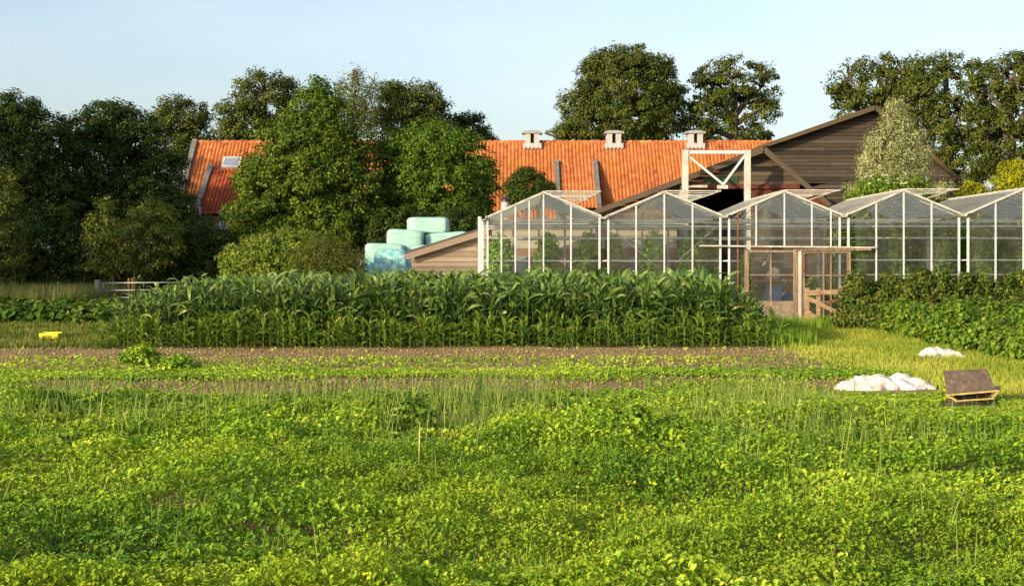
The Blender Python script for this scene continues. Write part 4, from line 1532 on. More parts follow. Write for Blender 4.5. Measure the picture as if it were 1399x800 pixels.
def bale(name, label, px0, px1, py0, py1, d, depth, mat, rough=.02, tilt=0.0, roundness=.34, taper=0.0):
    w, h = (px1 - px0) / FPX * d, (py1 - py0) / FPX * d
    cx, cz = GX((px0 + px1) / 2, d), GZ((py0 + py1) / 2, d)
    nu, nv = 56, 28
    vs = []
    e = roundness
    for j in range(nv + 1):
        ph = -math.pi / 2 + math.pi * j / nv
        for i in range(nu):
            th = 2 * math.pi * i / nu
            sg = lambda t, p: math.copysign(abs(t) ** p, t)
            x = sg(math.cos(ph), e) * sg(math.cos(th), e)
            y = sg(math.cos(ph), e) * sg(math.sin(th), e)
            z = sg(math.sin(ph), e)
            k = 1 - taper * (z + 1) / 2
            bump = rough * (math.sin(7 * th + px0) * .5 + math.sin(9 * z + 3 * th) * .4 + random.uniform(-.3, .3))
            vs.append((x * k * (1 + bump * .6), y * k * (1 + bump), z * (1 + bump * .5)))
    c, s = math.cos(tilt), math.sin(tilt)
    pts = []
    for x, y, z in vs:
        x, y, z = x * w / 2, y * depth / 2, z * h / 2
        pts.append((cx + x * c - z * s, d + depth / 2 + y, cz + x * s + z * c))
    fs = [(j * nu + i, j * nu + (i + 1) % nu, (j + 1) * nu + (i + 1) % nu, (j + 1) * nu + i) for j in range(nv) for i in range(nu)]
    mb = MB()
    mb.add(pts, fs)
    o = mb.build(name, M[mat], None, smooth=True)
    # origin to the bale's own base
    base = Vector((cx, d + depth / 2, cz - h / 2))
    o.data.transform(__import__('mathutils').Matrix.Translation(-base))
    o.location = base
    return props(o, label, 'bale', 'plastic wrapped silage bales in a stack')


bale('wrapped_bale', 'topmost pale green wrapped bale of the stack', 555, 613, 296, 319, 54.2, 1.3, 'film')
bale('wrapped_bale', 'pale wrapped bale directly under the left end of the topmost one', 527, 578, 313, 339, 53.4, 1.3, 'film', tilt=-.06)
bale('wrapped_bale', 'pale wrapped bale under the right end of the topmost one, by the shed roof', 579, 640, 317, 340, 53.8, 1.3, 'film', tilt=.08)
bale('wrapped_bale', 'wrapped bale on the left of the stack with scuffed left end', 497, 552, 332, 357, 52.8, 1.3, 'film', tilt=-.03)
bale('wrapped_bale', 'small end of pale bale squeezed in beside the shed roof tip', 551, 585, 334, 362, 53.2, 1.3, 'film')
bale('wrapped_bale', 'scuffed blue-green barrel-shaped bale standing in front of the stack', 508, 559, 340, 388, 51.0, 1.25, 'film_worn', roundness=.5, taper=.06)
bale('wrapped_bale', 'low blue-green bale at the left foot of the stack', 487, 540, 354, 384, 52.4, 1.2, 'film_worn')
bale('wrapped_bale', 'blue-green bale at the right foot, between barrel bale and shed', 540, 580, 356, 388, 52.6, 1.2, 'film_worn')
for a_, b_ in ((492, 536), (537, 581), (582, 626)):
    for y0_, y1_ in (((386, 420),) if b_ < 600 else ((341, 384), (385, 420))):
        bale('wrapped_bale', 'pale bale low in the stack, behind the maize and the shed', a_, b_, y0_, y1_, 53.6, 1.3, 'film')

# ------------------------------------------------------------------ greenhouse
D0, D1 = 39.0, 45.6
GUT = [660, 825, 990, 1153, 1316, 1480]
ZG = [2.90, 2.94, 2.96, 2.98, 3.00, 3.02]
ZR = [3.61, 3.62, 3.64, 3.67, 3.70]
gh = empty('greenhouse', (GX(1070, D0), D0, 0), 'glass greenhouse of five peaked bays with white frame and open roof vents', 'greenhouse')
gx = [GX(p, D0) for p in GUT]


def roof_z(x):
    for i in range(5):
        if gx[i] <= x <= gx[i + 1] + 1e-6:
            m = (gx[i] + gx[i + 1]) / 2
            if x <= m:
                return ZG[i] + (ZR[i] - ZG[i]) * (x - gx[i]) / (m - gx[i])
            return ZR[i] + (ZG[i + 1] - ZR[i]) * (x - m) / (gx[i + 1] - m)
    return 3


def post(px, z0, z1, w=.05, y=D0, mat='white_paint', name='mullion'):
    x = GX(px, D0)
    MB().box(x - w / 2, x + w / 2, y - .03, y + .03, z0, z1).build(name, M[mat], gh)


# front posts and mullions
post(655.5, 0, 2.95, .10, name='corner_post')
for p in (666, 819, 831, 984, 996, 1147, 1159, 1310, 1322.5, 1475):
    post(p, 0, min(2.93, roof_z(GX(p, D0)) - .03), .055, name='post')
for p in (685, 704, 723, 742.5, 780, 869, 907.5, 946, 1197, 1234.5, 1272.5, 1360, 1398, 1436):
    post(p, 0, roof_z(GX(p, D0)) - .03, .04)
for p in (1033, 1071.5, 1109, 1135):
    post(p, 2.12, roof_z(GX(p, D0)) - .03, .036)
post(1008, 0, roof_z(GX(1008, D0)) - .03, .04, mat='wood_rust')
# rails across the front
for a_, b_, z, w, mt in ((0, 3, 1.74, .035, 'white_paint'), (3, 5, 1.76, .035, 'white_paint'), (3, 5, 1.36, .035, 'dirty_white')):
    if a_ == 0:
        MB().box(gx[0], GX(1010, D0), D0 + .032, D0 + .06, z - w / 2, z + w / 2).build('rail', M[mt], gh)
    else:
        MB().box(GX(1160, D0), gx[5], D0 + .032, D0 + .06, z - w / 2, z + w / 2).build('rail', M[mt], gh)
MB().box(gx[0], GX(1018, D0), D0 - .04, D0 + .06, 0, .25).build('base_wall', M['concrete'], gh)
MB().box(GX(1168, D0), gx[5], D0 - .04, D0 + .06, 0, .25).build('base_wall', M['concrete'], gh)
# gutters, ridges, verge rafters
for i in range(6):
    m = MB()
    m.prism([(gx[i] - .11, ZG[i] + .05), (gx[i] - .05, ZG[i] - .05), (gx[i] + .05, ZG[i] - .05), (gx[i] + .11, ZG[i] + .05), (gx[i] + .09, ZG[i] + .05), (gx[i] + .04, ZG[i] - .03), (gx[i] - .04, ZG[i] - .03), (gx[i] - .09, ZG[i] + .05)], D0 - .12, D1 + .1)
    m.build('gutter', M['dirty_white'], gh)
for i in range(5):
    m_ = (gx[i] + gx[i + 1]) / 2
    MB().box(m_ - .03, m_ + .03, D0 - .05, D1, ZR[i] - .03, ZR[i] + .04).build('ridge_bar', M['dirty_white'], gh)
    for side in (0, 1):
        xa, za = (gx[i] + .07, ZG[i] + .03) if side == 0 else (gx[i + 1] - .07, ZG[i + 1] + .03)
        # verge rafter
        MB().bar((xa, D0 - .035, za - .01), (m_, D0 - .035, ZR[i] + .005), .045, .05).build('verge_rafter', M['dirty_white'], gh)
        MB().bar((xa, D1, za - .01), (m_, D1, ZR[i]), .05, .05).build('verge_rafter', M['galv'], gh)
        # glazing of the slope, with its bars
        g = MB()
        g.quad((xa, D0 + .01, za + .01), (m_, D0 + .01, ZR[i] + .015), (m_, D1 - .03, ZR[i] + .015), (xa, D1 - .03, za + .01))
        go = g.build('roof_slope', M['roof_glass_clear'] if (i == 4 and side == 0) else M['roof_glass'], gh)
        b = MB()
        nb = 13
        for k in range(1, nb):
            yk = D0 + (D1 - D0) * k / nb
            b.bar((xa, yk, za - .015), (m_, yk, ZR[i] - .012), .038, .05)
        b.build('glazing_bars', M['white_paint'], go)
    # gable glazing
    g = MB()
    xa, xb = gx[i] + .14, gx[i + 1] - .14
    if i == 2:
        g.add([(xa, D0, 2.14), (xb, D0, 2.14), (xb, D0, roof_z(xb) - .05), (m_, D0, ZR[i] - .05), (xa, D0, roof_z(xa) - .05)], [(0, 1, 2, 3, 4)])
        g.quad((xa, D0, .25), (GX(1017, D0), D0, .25), (GX(1017, D0), D0, 2.138), (xa, D0, 2.138))
    else:
        xa = GX(1168, D0) if i == 3 else xa
        g.add([(xa, D0, .25), (xb, D0, .25), (xb, D0, roof_z(xb) - .05), (m_, D0, ZR[i] - .05), (xa, D0, roof_z(xa) - .05)], [(0, 1, 2, 3, 4)])
    g.build('gable_pane', M['gable_glass'], gh)
    g = MB()
    xa, xb = gx[i] + .05, gx[i + 1] - .05
    g.add([(xa, D1, .1), (xb, D1, .1), (xb, D1, ZG[i + 1]), (m_, D1, ZR[i] - .05), (xa, D1, ZG[i])], [(0, 1, 2, 3, 4)])
    g.build('rear_pane', M['gable_glass'], gh)
    rp = MB()
    for k in range(0, 5):
        xk = gx[i] + (gx[i + 1] - gx[i]) * k / 4
        rp.box(xk - .03, xk + .03, D1 - .08, D1 - .02, 0, roof_z(min(xk, gx[5])) - .05)
    rp.box(gx[i], gx[i + 1], D1 - .12, D1 - .081, 1.7, 1.76)
    rp.build('rear_frame', M['galv'], gh)
    # inside: crop wires, heating pipes, truss
    ip = MB()
    for yk, z, r in ((D0 + .6, 2.82, .022), (D0 + .7, 2.70, .03), (D0 + 2.5, 2.74, .03), (D0 + 4.4, 2.72, .03), (D0 + 1.2, 2.38, .02), (D0 + 3.2, 2.42, .022), (D0 + 5.4, 2.4, .022)):
        ip.tube([(gx[i] + .02, yk, z), (gx[i + 1] - .02, yk, z + random.uniform(-.02, .02))], r, 6)
    ip.build('heating_pipe', M['pipe'], gh)
    tr = MB()
    for yk in (D0 + 1.6, D0 + 3.3, D0 + 5.0):
        tr.bar((gx[i] + .1, yk, 2.90), (gx[i + 1] - .1, yk, 2.92), .035, .05)
        tr.bar((m_ - .75, yk, 2.93), (m_, yk, ZR[i] - .08), .025)
        tr.bar((m_ + .75, yk, 2.93), (m_, yk, ZR[i] - .08), .025)
    tr.build('truss', M['white_paint'], gh)
    # inner posts under the gutter
    if i:
        for yk in (D0 + 3.3, D0 + 6.4):
            MB().box(gx[i] - .04, gx[i] + .04, yk - .04, yk + .04, 0, ZG[i] - .06).build('inner_post', M['galv'], gh)
    # two open vents on the right slope
    for k, (y0, y1) in enumerate(((D0 + .25, D0 + 2.6), (D0 + 3.4, D0 + 5.9))):
        xe = m_ + 1.56 - .1 * k
        ze_ = ZR[i] + .045
        v = MB()
        v.bar((m_ + .05, y0, ze_), (xe, y0, ze_), .03, .03)
        v.bar((m_ + .05, y1, ze_), (xe, y1, ze_), .03, .03)
        v.bar((xe + .02, y0 - .02, ze_), (xe + .02, y1 + .02, ze_), .03, .035)
        v.bar((m_ + .05, (y0 + y1) / 2, ze_), (xe, (y0 + y1) / 2, ze_), .024, .026)
        vo = v.build('roof_vent', M['dirty_white'], gh)
        MB().quad((m_ + .05, y0, ze_ + .03), (xe, y0, ze_ + .03), (xe, y1, ze_ + .03), (m_ + .05, y1, ze_ + .03)).build('pane', M['vent_glass'], vo)
        p = MB()
        xm = m_ + .72
        for yk in ((y0 + y1) / 2 - .3,):
            p.bar((xm, yk, roof_z(min(xm, gx[i + 1])) + .04), (xe - .05, yk, ze_ - .03), .028)
        p.build('prop', M['dirty_white'], vo)
# side walls
for i in (0, 5):
    s = MB()
    s.quad((gx[i], D0 + .05, .1), (gx[i], D1 - .05, .1), (gx[i], D1 - .05, 2.88), (gx[i], D0 + .05, 2.88))
    s.build('side_pane', M['gable_glass'], gh)
    f = MB()
    for k in range(1, 9):
        yk = D0 + (D1 - D0) * k / 9
        f.box(gx[i] - .05, gx[i] - .004, yk - .025, yk + .025, 0, 2.88)
    f.build('side_frame', M['white_paint'], gh)
# diagonal wind braces in the second bay
for a_, b_ in (((836, 312), (900, 366)), ((976, 312), (922, 360))):
    MB().bar(W(a_[0], a_[1], D0 + .3), W(b_[0], b_[1], D0 + .3), .035, .02).build('wind_brace', M['dirty_white'], gh)
MB().bar(W(955, 335.5, D0 - .12), W(1195, 338, D0 - .12), .05, .04).build('door_track', M['dirty_white'], gh)
MB().bar(W(1085, 341.5, D0 - .16), W(1190, 340.5, D0 - .16), .06, .05).build('track_board', M['wood_door'], gh)
# string bundles
for i, offs in ((0, (-.12, -.05, .0, .06, .1)), (1, (-.5, -.35, -.2, .1)), (2, (-.3, .2)), (3, (-.4, .1)), (4, (-.3,))):
    m_ = (gx[i] + gx[i + 1]) / 2
    st = MB()
    for o_ in offs:
        yk = D0 + random.uniform(.6, 1.8)
        for k in range(3):
            st.tube([(m_ + o_ * .4, yk, ZR[i] - .15), (m_ + o_ + random.uniform(-.05, .05), yk, 3.2), (m_ + o_ * 1.2 + random.uniform(-.07, .07), yk, 2.9)], .008, 4)
    st.build('crop_strings', M['dirty_white'], gh)

# entrance: fixed glazed panel and door leaf, on the face of the third bay
DD = D0 - .10
def P2(px, py):
    return GX(px, DD), GZ(py, DD)


def rect(mb, px0, px1, py0, py1, y0, y1):
    x0, z1 = P2(px0, py0)
    x1, z0 = P2(px1, py1)
    mb.box(x0, x1, y0, y1, max(z0, -.03), z1)


def glazed(name, px0, px1, top, bot, bars_x, bars_y, post_w, low_mat, wmat):
    fr_ = MB()
    rect(fr_, px0, px0 + post_w, top, 445, DD - .05, DD + .05)
    rect(fr_, px1 - post_w, px1, top, 445, DD - .05, DD + .05)
    rect(fr_, px0 + post_w, px1 - post_w, top, top + 3.5, DD - .045, DD + .045)
    o = fr_.build(name, M[wmat], gh, bevel=.006)
    b = MB()
    for q in bars_x:
        rect(b, q - 1, q + 1, top + 3.5, bot, DD - .03, DD + .03)
    for q in bars_y:
        rect(b, px0 + post_w, px1 - post_w, q - .9, q + .9, DD - .024, DD + .024)
    b.build('glazing_bar', M['wood_door'], o)
    g = MB()
    x0, z1 = P2(px0 + post_w, top + 3.5)
    x1, z0 = P2(px1 - post_w, bot)
    g.quad((x0, DD + .005, z0), (x1, DD + .005, z0), (x1, DD + .005, z1), (x0, DD + .005, z1))
    g.build('pane', M['door_glass'], o)
    l = MB()
    rect(l, px0 + post_w, px1 - post_w, bot, 446, DD - .06 if low_mat == 'concrete' else DD - .02, DD + .06 if low_mat == 'concrete' else DD + .02)
    l.build('lower_panel', M[low_mat], o)
    return o


glazed('glazed_panel', 1017.5, 1089.5, 341.5, 411, (1053,), (375.5,), 5.5, 'concrete', 'wood_door')
dr = glazed('door', 1095, 1162, 342, 437, (1125, 1135), (376, 412), 4.5, 'wood_door', 'wood_door')
MB().box(GX(1090, DD), GX(1094.3, DD), DD - .08, DD + .04, -.03, GZ(341, DD)).build('door_post', M['dirty_white'], gh)
MB().box(GX(1095.6, DD), GX(1098.5, DD), DD - .075, DD - .051, GZ(372, DD), GZ(347, DD)).build('hinge_plate', M['wood_rust'], dr)
MB().tube([(GX(1096.5, DD), DD - .12, GZ(379, DD)), (GX(1096.5, DD), DD - .12, GZ(375, DD))], .018, 8).build('handle', M['dark_cap'], dr)

# crop inside the greenhouse
tom = 0
for px, yk, lab in ((683, 40.6, 'tomato vine nearest the left corner post of the greenhouse'), (746, 40.4, 'tomato vine under the first greenhouse peak'),
                    (803, 40.6, 'tomato vine at the right side of the first bay'), (838, 41.2, 'thin tomato vine just inside the second bay'),
                    (893, 40.5, 'bushy tomato vine left of the second peak'), (945, 40.7, 'bushy tomato vine right of the second peak'), (962, 41.6, 'tomato vine farther back by the second bay brace')):
    w_ = 15 if px != 838 else 9
    tree('tomato_vine', lab, 'vine', [(px, 350, w_, 24), (px + 2, 332, w_ * .6, 14), (px - 2, 376, w_ * 1.1, 22), (px, 405, w_ * 1.2, 26)],
         yk, 'leaf_tomato', leaf_px=5, spacing_px=7, clump_px=7, per=26, trunks=[px], trunk_r=.02, limbs=False, crown='leaves', trunk='stem', bark='stem', group='vines trained up strings in the greenhouse')
for j, px in enumerate((1020, 1108, 1142)):
    tree('tomato_vine', ('vine seen behind the left door panel', 'low vine behind the door glass', 'low vine behind the right door post')[j], 'vine',
         [(px, 400, 14, 20), (px, 425, 16, 16)] if j else [(px, 370, 8, 20), (px, 410, 12, 26)], 41.5 + j * .4, 'leaf_tomato', leaf_px=5, spacing_px=8, clump_px=7, per=22, trunks=[px], trunk_r=.02,
         limbs=False, crown='leaves', trunk='stem', bark='stem', group='vines trained up strings in the greenhouse')
for j in range(13):
    px = 1172 + j * 19.0
    yk = 42.2 + (j % 3) * .8
    tree('cucumber_vine', 'tall trained vine in the dense green crop of the right-hand greenhouse bays', 'vine',
         [(px, 330, 11, 24), (px + 3, 360, 12, 24), (px - 2, 395, 13, 26), (px, 425, 14, 18)],
         yk, 'leaf_tomato', leaf_px=5.5, spacing_px=8, clump_px=7.5, per=26, trunks=[px], trunk_r=.02, limbs=False, crown='leaves', trunk='stem', bark='stem', group='tall vines in the right-hand bays')

# blue crates and clutter behind the left door panel
def crate(px0, px1, py0, py1, y, label):
    x0, x1, z0, z1 = GX(px0, y), GX(px1, y), GZ(py1, y), GZ(py0, y)
    e_ = empty('plastic_crate', ((x0 + x1) / 2, y, max(0, z0)), label, 'crate', 'blue crates inside the greenhouse')
    b = MB()
    dpt = .4
    z0 = max(0, z0)
    b.box(x0, x1, y, y + .02, z0, z1)
    b.box(x0, x1, y + dpt - .02, y + dpt, z0, z1)
    b.box(x0, x0 + .02, y + .021, y + dpt - .021, z0, z1)
    b.box(x1 - .02, x1, y + .021, y + dpt - .021, z0, z1)
    b.box(x0 + .021, x1 - .021, y + .021, y + dpt - .021, z0 + .005, z0 + .02)
    b.build('body', M['blue_plastic'], e_)
    r_ = MB()
    r_.box(x0 - .015, x1 + .015, y - .018, y - .002, z1 - .05, z1 - .01)
    r_.box(x0 + .03, x1 - .03, y - .012, y - .002, (z0 + z1) / 2 - .01, (z0 + z1) / 2 + .01)
    r_.build('rim', M['blue_plastic'], e_)


crate(1046, 1070, 411, 436, 41.0, 'blue crate at the bottom of the pile behind the door glass')
crate(1048, 1068, 392, 410.6, 41.0, 'smaller blue crate on top, behind the door glass')
crate(1072, 1088, 400, 434, 41.6, 'blue crate standing right of the pile behind the door glass')
tb_ = empty('work_table', (GX(1060, 43), 43.0, 0), 'dim work table inside the greenhouse behind the crates', 'table')
x0, x1 = GX(1030, 43), GX(1085, 43)
MB().box(x0, x1, 43, 43.7, 1.12, 1.17).build('table_top', M['wood_hurdle'], tb_)
for xx in (x0 + .05, x1 - .05):
    for yy in (43.06, 43.64):
        MB().box(xx - .03, xx + .03, yy - .03, yy + .03, 0, 1.118).build('leg', M['wood_hurdle'], tb_)
sk_ = MB()
cx_, cz_ = GX(1066, 43.2), 1.3
sk_.tube([(cx_ - .16, 43.35, 1.175), (cx_ - .2, 43.35, 1.28), (cx_ - .1, 43.35, 1.42), (cx_ + .02, 43.35, 1.44)], [.2, .22, .16, .05], 12)
props(sk_.build('sack', M['cloth'], None, smooth=True), 'pale sack slumped on the work table behind the glass', 'sack')
# leaning sticks
for a_, b_, lab in (((1060, 412), (1078, 390), 'pale bent stick leaning inside the door panel'), ((1078, 390), (1071, 381), None)):
    pass
MB_s = MB()
MB_s.tube([W(1063, 411, 40.2), W(1078, 391, 40.2), W(1070, 381, 40.2)], .014, 6)
props(MB_s.build('bent_stick', M['wood_hurdle']), 'pale bent stick behind the left door glass beside blue crates', 'stick')
MB_s = MB()
MB_s.tube([W(1042, 362, 40.2), W(1048, 357, 40.2), W(1051, 348, 40.2)], .014, 6)
props(MB_s.build('wire_hook', M['dirty_white']), 'thin pale hook hanging behind the upper left door glass', 'hook')

# wooden hurdle beside the door
DH = 38.0
hd = empty('wooden_hurdle', (GX(1127, DH), DH, 0), 'broken wooden hurdle with diagonal plank leaning by the greenhouse door', 'hurdle')


def plank(name, p, q, w, t=.04, mat='wood_hurdle', dy=0.0):
    a_, b_ = W(p[0], p[1], DH + dy), W(q[0], q[1], DH + dy)
    a_.z, b_.z = max(a_.z, -.02), max(b_.z, -.02)
    MB().bar(a_, b_, t, w, up=(0, 0, 1)).build(name, M[mat], hd, bevel=.004)


for px, t_, w_, mt in ((1102.5, 393, .11, 'wood_hurdle'), (1118, 393, .10, 'wood_hurdle'), (1149, 391, .07, 'wood_hurdle'), (1154.5, 392, .07, 'wood_rust')):
    x = GX(px, DH)
    MB().box(x - w_ / 2, x + w_ / 2, DH - .03, DH + .03, -.02, GZ(t_, DH)).build('post', M[mt], hd, bevel=.004)
plank('rail', (1102, 400), (1152, 398), .13, dy=-.06)
plank('brace', (1104, 407), (1142, 426), .11, dy=-.06)
plank('brace', (1130, 414), (1152, 407), .08, mat='wood_rust', dy=-.06)
plank('lower_board', (1104, 428), (1117, 436), .16, dy=-.055)

# ------------------------------------------------------------------ bushes before the right-hand bays
cur = [(1178, 412, 26, 24), (1214, 408, 30, 26), (1252, 404, 30, 28), (1290, 408, 30, 26), (1330, 410, 32, 26), (1368, 412, 30, 26), (1405, 408, 32, 30)]
labs = ['currant bush beside the door post', 'second currant bush right of the greenhouse door', 'tall currant bush before the fourth peak', 'currant bush between the fourth and fifth bay posts',
        'currant bush before the fifth bay left post', 'currant bush near the right edge, before the fifth bay', 'currant bush cut by the right frame edge']
for j, (px, py, rx, ry) in enumerate(cur):
    tree('currant_bush', labs[j], 'bush', [(px, py, rx, ry), (px - 8, py + 24, rx * 1.1, ry * .9), (px + 10, py + 20, rx * .9, ry), (px + random.uniform(-9, 9), py - ry * .75, rx * .4, ry * .55)] + [(px + random.uniform(-26, 26), py - random.uniform(8, 30), random.uniform(3, 7), random.uniform(9, 16), random.uniform(-.5, .5)) for _ in range(5)] + [(px + random.uniform(-24, 24), py + random.uniform(10, 34), random.uniform(8, 15), random.uniform(7, 12), random.uniform(-1.1, -.3)) for _ in range(3)],
         36.4, 'leaf_currant', leaf_px=4.6, spacing_px=9, clump_px=8, per=30, trunks=[px - 3, px + 4], trunk_r=.025, limbs=False, trunk='stem', group='currant bushes along the greenhouse', depth=.8, inner=.35)
labs = ['leafy bean plant at the far end of the row by the path', 'bean plant second along the path row', 'bean plant behind the far white fleece heap', 'bean plant beside the far white fleece heap', 'large bean plant near the right edge of the path', 'bean plant at the right frame edge']
for j, (x, y) in enumerate(((9.35, 33.2), (9.3, 31.2), (9.25, 29.2), (9.2, 27.2), (9.15, 25.2), (9.2, 23.2))):
    px = CX + x / y * FPX
    k_ = FPX / y
    tree('bean_plant', labs[j], 'plant', [(px, HY + 1.42 * k_, .55 * k_, .26 * k_), (px - .25 * k_, HY + 1.5 * k_, .45 * k_, .2 * k_), (px + .6 * k_, HY + 1.4 * k_, .6 * k_, .27 * k_), (px + 1.2 * k_, HY + 1.36 * k_, .7 * k_, .28 * k_), (px + .2 * k_, HY + 1.2 * k_, .25 * k_, .14 * k_)] + [(px + random.uniform(-.7, 1.6) * k_, HY + random.uniform(1.0, 1.35) * k_, random.uniform(.12, .28) * k_, random.uniform(.1, .2) * k_, random.uniform(-.4, .6)) for _ in range(6)],
         y, 'leaf_bean', leaf_px=.085 * k_, spacing_px=.17 * k_, clump_px=.16 * k_, per=30, trunks=[px], trunk_r=.02, limbs=False, aspect=.85, trunk='stem', bark='stem', crown='leaves', group='bean row beside the path', depth=1.3, upw=.9, minz=.04)

# vegetables on the left
for j in range(30):
    r_ = j % 3
    y = 39.5 + r_ * 3.3
    x = -14.9 - (y - 39.5) * .38 + (j // 3) * .72 + random.uniform(-.1, .1)
    if x > -8.3 or x > GX(175, y):
        continue
    px = CX + x / y * FPX
    k_ = FPX / y
    lab = ('low bright green vegetable plant in the front garden row', 'low vegetable plant in the middle garden row', 'pale-tipped vegetable plant in the back garden row')[r_]
    tree('vegetable_plant', lab + ' left of the maize', 'vegetable', [(px, HY + (1.7 - .22) * k_, .5 * k_, .26 * k_)], y, 'leaf_veg', leaf_px=.2 * k_, spacing_px=.24 * k_, clump_px=.2 * k_, per=14,
         trunks=[px], trunk_r=.02, limbs=False, aspect=.85, trunk='stem', bark='stem', crown='leaves', group=('front', 'middle', 'back')[r_] + ' row of garden vegetables', depth=1, upw=1.0, minz=.03)

# ------------------------------------------------------------------ gate and fence on the left
DGt = 53.0
gt = empty('field_gate', (GX(185, DGt), DGt, 0), 'grey tubular metal field gate half hidden by the maize', 'gate')
xg0, xg1 = GX(141, DGt), GX(255, DGt)
for py in (386.5, 396.5, 406.5, 412.5):
    z = GZ(py, DGt)
    MB().tube([(xg0, DGt, z), (xg1, DGt, z + .03)], .028, 8).build('bar', M['galv'], gt, smooth=True)
for x in (xg0, xg1, (xg0 + xg1) * .5 + .5):
    MB().tube([(x, DGt - .001, GZ(418, DGt)), (x, DGt - .001, GZ(385.5, DGt) + .02)], .03, 8).build('upright', M['galv'], gt, smooth=True)
gp = MB()
gp.tube([(GX(134, DGt - .3), DGt - .3, -.05), (GX(134, DGt - .3) + .02, DGt - .3, .6), (GX(133.4, DGt - .3), DGt - .3, 1.02), (GX(133.4, DGt - .3), DGt - .3, 1.05)], [.15, .14, .13, .10], 10)
props(gp.build('gate_post', M['wood_post'], smooth=False), 'thick weathered wooden post carrying the metal gate', 'post')
gp = MB()
gp.tube([(GX(80, 55), 55, -.05), (GX(80, 55), 55, .95)], [.07, .06], 8)
props(gp.build('fence_post', M['wood_post']), 'short grey fence post in the long grass left of the gate', 'post')
for px, t_, d_, lab in ((176, 380, 54.4, 'left tan tree stake behind the gate'), (181, 379, 54.7, 'right tan tree stake behind the gate')):
    gp = MB()
    gp.tube([(GX(px, d_), d_, -.05), (GX(px, d_), d_, GZ(t_, d_))], [.05, .045], 8)
    props(gp.build('tree_stake', M['stake']), lab, 'stake')

# ------------------------------------------------------------------ yellow crate lid on the verge
dy = 31.6
yc = empty('yellow_tray', (GX(66, dy), dy, 0), 'bright yellow plastic tray lying on the grass verge at left', 'tray')
x0, x1 = GX(53.5, dy), GX(79, dy)
b = MB()
b.box(x0, x1, dy - .02, dy, .005, .115)
b.box(x0, x1, dy + .28, dy + .30, .005, .135)
b.box(x0, x0 + .02, dy + .001, dy + .279, .005, .125)
b.box(x1 - .02, x1, dy + .001, dy + .279, .005, .125)
b.box(x0 + .021, x1 - .021, dy + .001, dy + .279, .01, .03)
b.build('body', M['yellow_plastic'], yc)
b = MB()
b.box(x0 + .10, x1 - .13, dy - .026, dy - .021, .05, .068)
b.box(x0 + .10, x0 + .13, dy - .026, dy - .021, .03, .049)
b.build('grip_slot', M['dark_cap'], yc)

# ------------------------------------------------------------------ fleece sheets


def fleece(name, label, cx, cy, a, b, hump, seed, rz=0.0):
    nr, na = 60, 200
    vs, fs = [], []
    rs = np.linspace(0, 1, nr)
    th = np.linspace(0, 2 * np.pi, na, endpoint=False)
    Rr, T = np.meshgrid(rs, th, indexing='ij')
    edge = 1 + .45 * (fbm(np.cos(T) * 3, np.sin(T) * 3, .9, seed) - .5) * 2
    x, y = Rr * edge * np.cos(T) * a, Rr * edge * np.sin(T) * b
    x, y = x * math.cos(rz) - y * math.sin(rz), x * math.sin(rz) + y * math.cos(rz)
    h = np.zeros_like(x)
    for hx, hy, hr, hz in hump:
        h = np.maximum(h, hz * np.exp(-(((x - hx) / (hr * 1.25)) ** 2 + ((y - hy) / (hr * 1.1)) ** 2) ** 1.9))
    ca, sa = math.cos(seed), math.sin(seed)
    xr_, yr_ = x * ca - y * sa, x * sa + y * ca
    wx, wy = (fbm(x, y, .35, seed + 21) - .5) * .25, (fbm(x, y, .35, seed + 22) - .5) * .25
    f1 = 1 - np.abs(2 * vnoise(xr_ + wx, (yr_ + wy) * 2.2, .34, seed + 3) - 1)
    f2 = 1 - np.abs(2 * vnoise((x + wy) * 2.0, y + wx, .17, seed + 9) - 1)
    f3 = vnoise(x + wx * .5, y, .05, seed + 13)
    up = np.clip(h * 5 + .45, 0, 1.0)
    z = (h * .66 + .035) * (1 - Rr ** 6) + ((f1 - .5) * .04 + (f2 - .5) * .028 + (f3 - .5) * .012) * up * (1 - Rr ** 10) + .014
    z = np.maximum(z, .012)
    z[-1] = -.03
    V = np.stack([x + cx, y + cy, z], -1).reshape(-1, 3)
    idx = np.arange(nr * na).reshape(nr, na)
    j2 = np.roll(idx, -1, 1)
    F = np.stack([idx[:-1], idx[1:], j2[1:], j2[:-1]], -1).reshape(-1, 4)
    o = np_mesh(name, V - np.array([[cx, cy, 0]]), F, np.zeros(len(V)), M['cloth'], smooth=True)
    o.location = (cx, cy, 0)
    return props(o, label, 'fleece')


d1 = 19.35
fleece('fleece_sheet', 'long crumpled white fleece heap lying on the weeds left of the hopper', GX(1206, d1), d1, .60, .34,
       [(-.40, .0, .20, .10), (-.18, .06, .26, .16), (.08, .0, .24, .10), (.27, .05, .13, .19), (.46, .02, .15, .12)], 5)
d2 = 25.6
fleece('fleece_sheet', 'smaller crumpled white fleece heap at the foot of the bean row', GX(1284, d2), d2, .42, .26,
       [(-.10, .03, .22, .15), (.05, .04, .2, .13), (.22, .0, .16, .09)], 8)

# ------------------------------------------------------------------ tipped hopper
dh = 17.0
hx = GX(1325, dh)
hp = empty('metal_hopper', (hx, dh, 0), 'rusty brown metal hopper tipped forward with yellow rim, on the weeds at right', 'hopper')


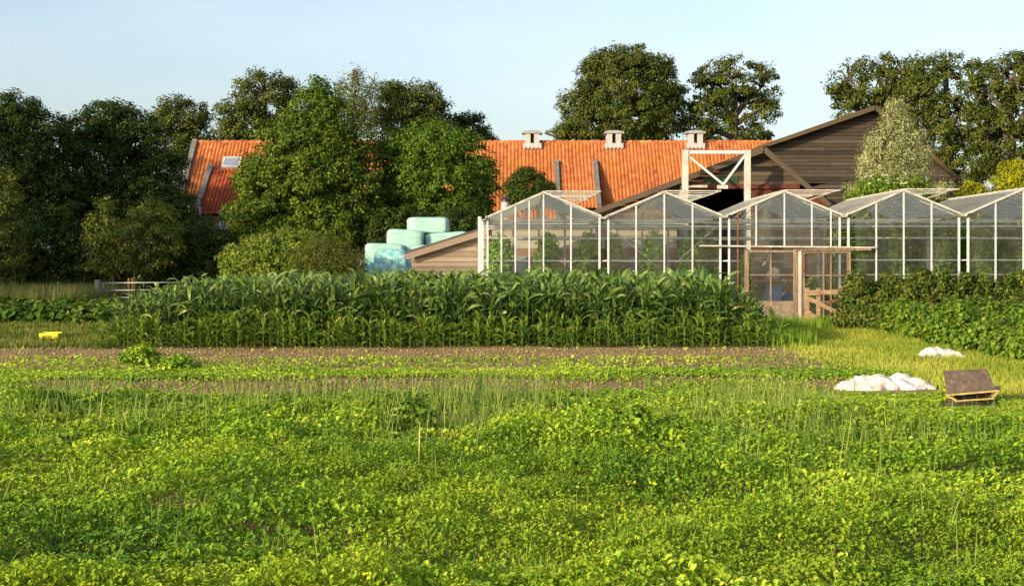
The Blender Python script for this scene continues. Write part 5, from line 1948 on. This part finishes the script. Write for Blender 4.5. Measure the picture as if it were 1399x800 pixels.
def hopper():
    tl = .015
    # corners: back top, front upper rim, front lower rim, back bottom
    w0, w1, w2 = .265, .285, .225
    bt = [(-w0, .16, .395), (w0 - .01, .16, .415)]
    fu = [(-w1, -.10, .125), (w1, -.10, .175)]
    flw = [(-w2 + .02, -.12, .055), (w2, -.12, .085)]
    bb = [(-w2, .12, .02), (w2, .12, .03)]
    P = lambda p: (p[0] + hx, p[1] + dh, p[2])
    body = MB()
    up = lambda p, d_: (p[0], p[1] + d_[1], p[2] + d_[2])
    # upper panel (thick), sides, back, floor
    o_ = (0, .012, -.016)
    body.add([P(q) for q in (bt[0], bt[1], fu[1], fu[0])] + [P(up(q, o_)) for q in (bt[0], bt[1], fu[1], fu[0])],
             [(0, 3, 2, 1), (4, 5, 6, 7), (0, 1, 5, 4), (1, 2, 6, 5), (2, 3, 7, 6), (3, 0, 4, 7)])
    for i, s_ in ((0, 1), (1, -1)):
        q = [bt[i], fu[i], flw[i], bb[i]]
        q2 = [(a_[0] + s_ * .012, a_[1], a_[2]) for a_ in q]
        body.add([P(a_) for a_ in q] + [P(a_) for a_ in q2], [(0, 1, 2, 3), (7, 6, 5, 4), (0, 4, 5, 1), (1, 5, 6, 2), (2, 6, 7, 3), (3, 7, 4, 0)])
    body.add([P(a_) for a_ in (bt[0], bt[1], bb[1], bb[0])], [(0, 1, 2, 3)])
    body.add([P(a_) for a_ in (bb[0], bb[1], flw[1], flw[0])], [(0, 1, 2, 3)])
    body.build('hopper_body', M['rust'], hp)
    rim = MB()
    f_ = lambda p: Vector((p[0] + hx, p[1] + dh - .012, p[2]))
    rim.bar(f_((fu[0][0] - .03, fu[0][1], fu[0][2] - .004)), f_((fu[1][0] + .03, fu[1][1], fu[1][2] + .002)), .015, .018)
    rim.bar(f_((flw[0][0] - .02, flw[0][1], flw[0][2])), f_((flw[1][0] + .02, flw[1][1], flw[1][2])), .014, .016)
    rim.bar(f_(fu[0]) + Vector((-.02, 0, -.014)), f_(flw[0]) + Vector((0, 0, .012)), .018, .02)
    rim.bar(f_(fu[1]) + Vector((.02, 0, -.014)), f_(flw[1]) + Vector((0, 0, .012)), .018, .02)
    rim.build('rim', M['yellow_paint'], hp)
    for s_, z in ((-.225, .07), (.265, .11)):
        MB().bar((hx + s_, dh - .06, -.02), (hx + s_, dh - .07, z), .03, .03).build('leg', M['dark_cap'], hp)
        MB().bar((hx + s_ - .02, dh - .11, -.012), (hx + s_ + .02, dh - .02, -.012), .05, .03).build('foot', M['dark_cap'], hp)
    MB().tube([(hx + .275, dh - .06, .19), (hx + .335, dh - .06, .19)], .035, 10).build('pivot', M['dark_cap'], hp)


hopper()

# straws, one stick of dry cane on the verge
for px, py, px2, py2, lab in ((37, 470, 42, 453, 'pale dry cane sticking up from the soil at far left'), (57, 500, 45, 484, 'pale bent dry stalk at the left end of the tilled strip')):
    d_ = FPX * EYE / (py - HY)
    m = MB()
    m.tube([W(px, py + 1, d_), W(px * .4 + px2 * .6, (py + py2) / 2, d_), W(px2, py2, d_)], [.012, .010, .005], 6)
    props(m.build('dry_stalk', M['stake']), lab, 'stalk')
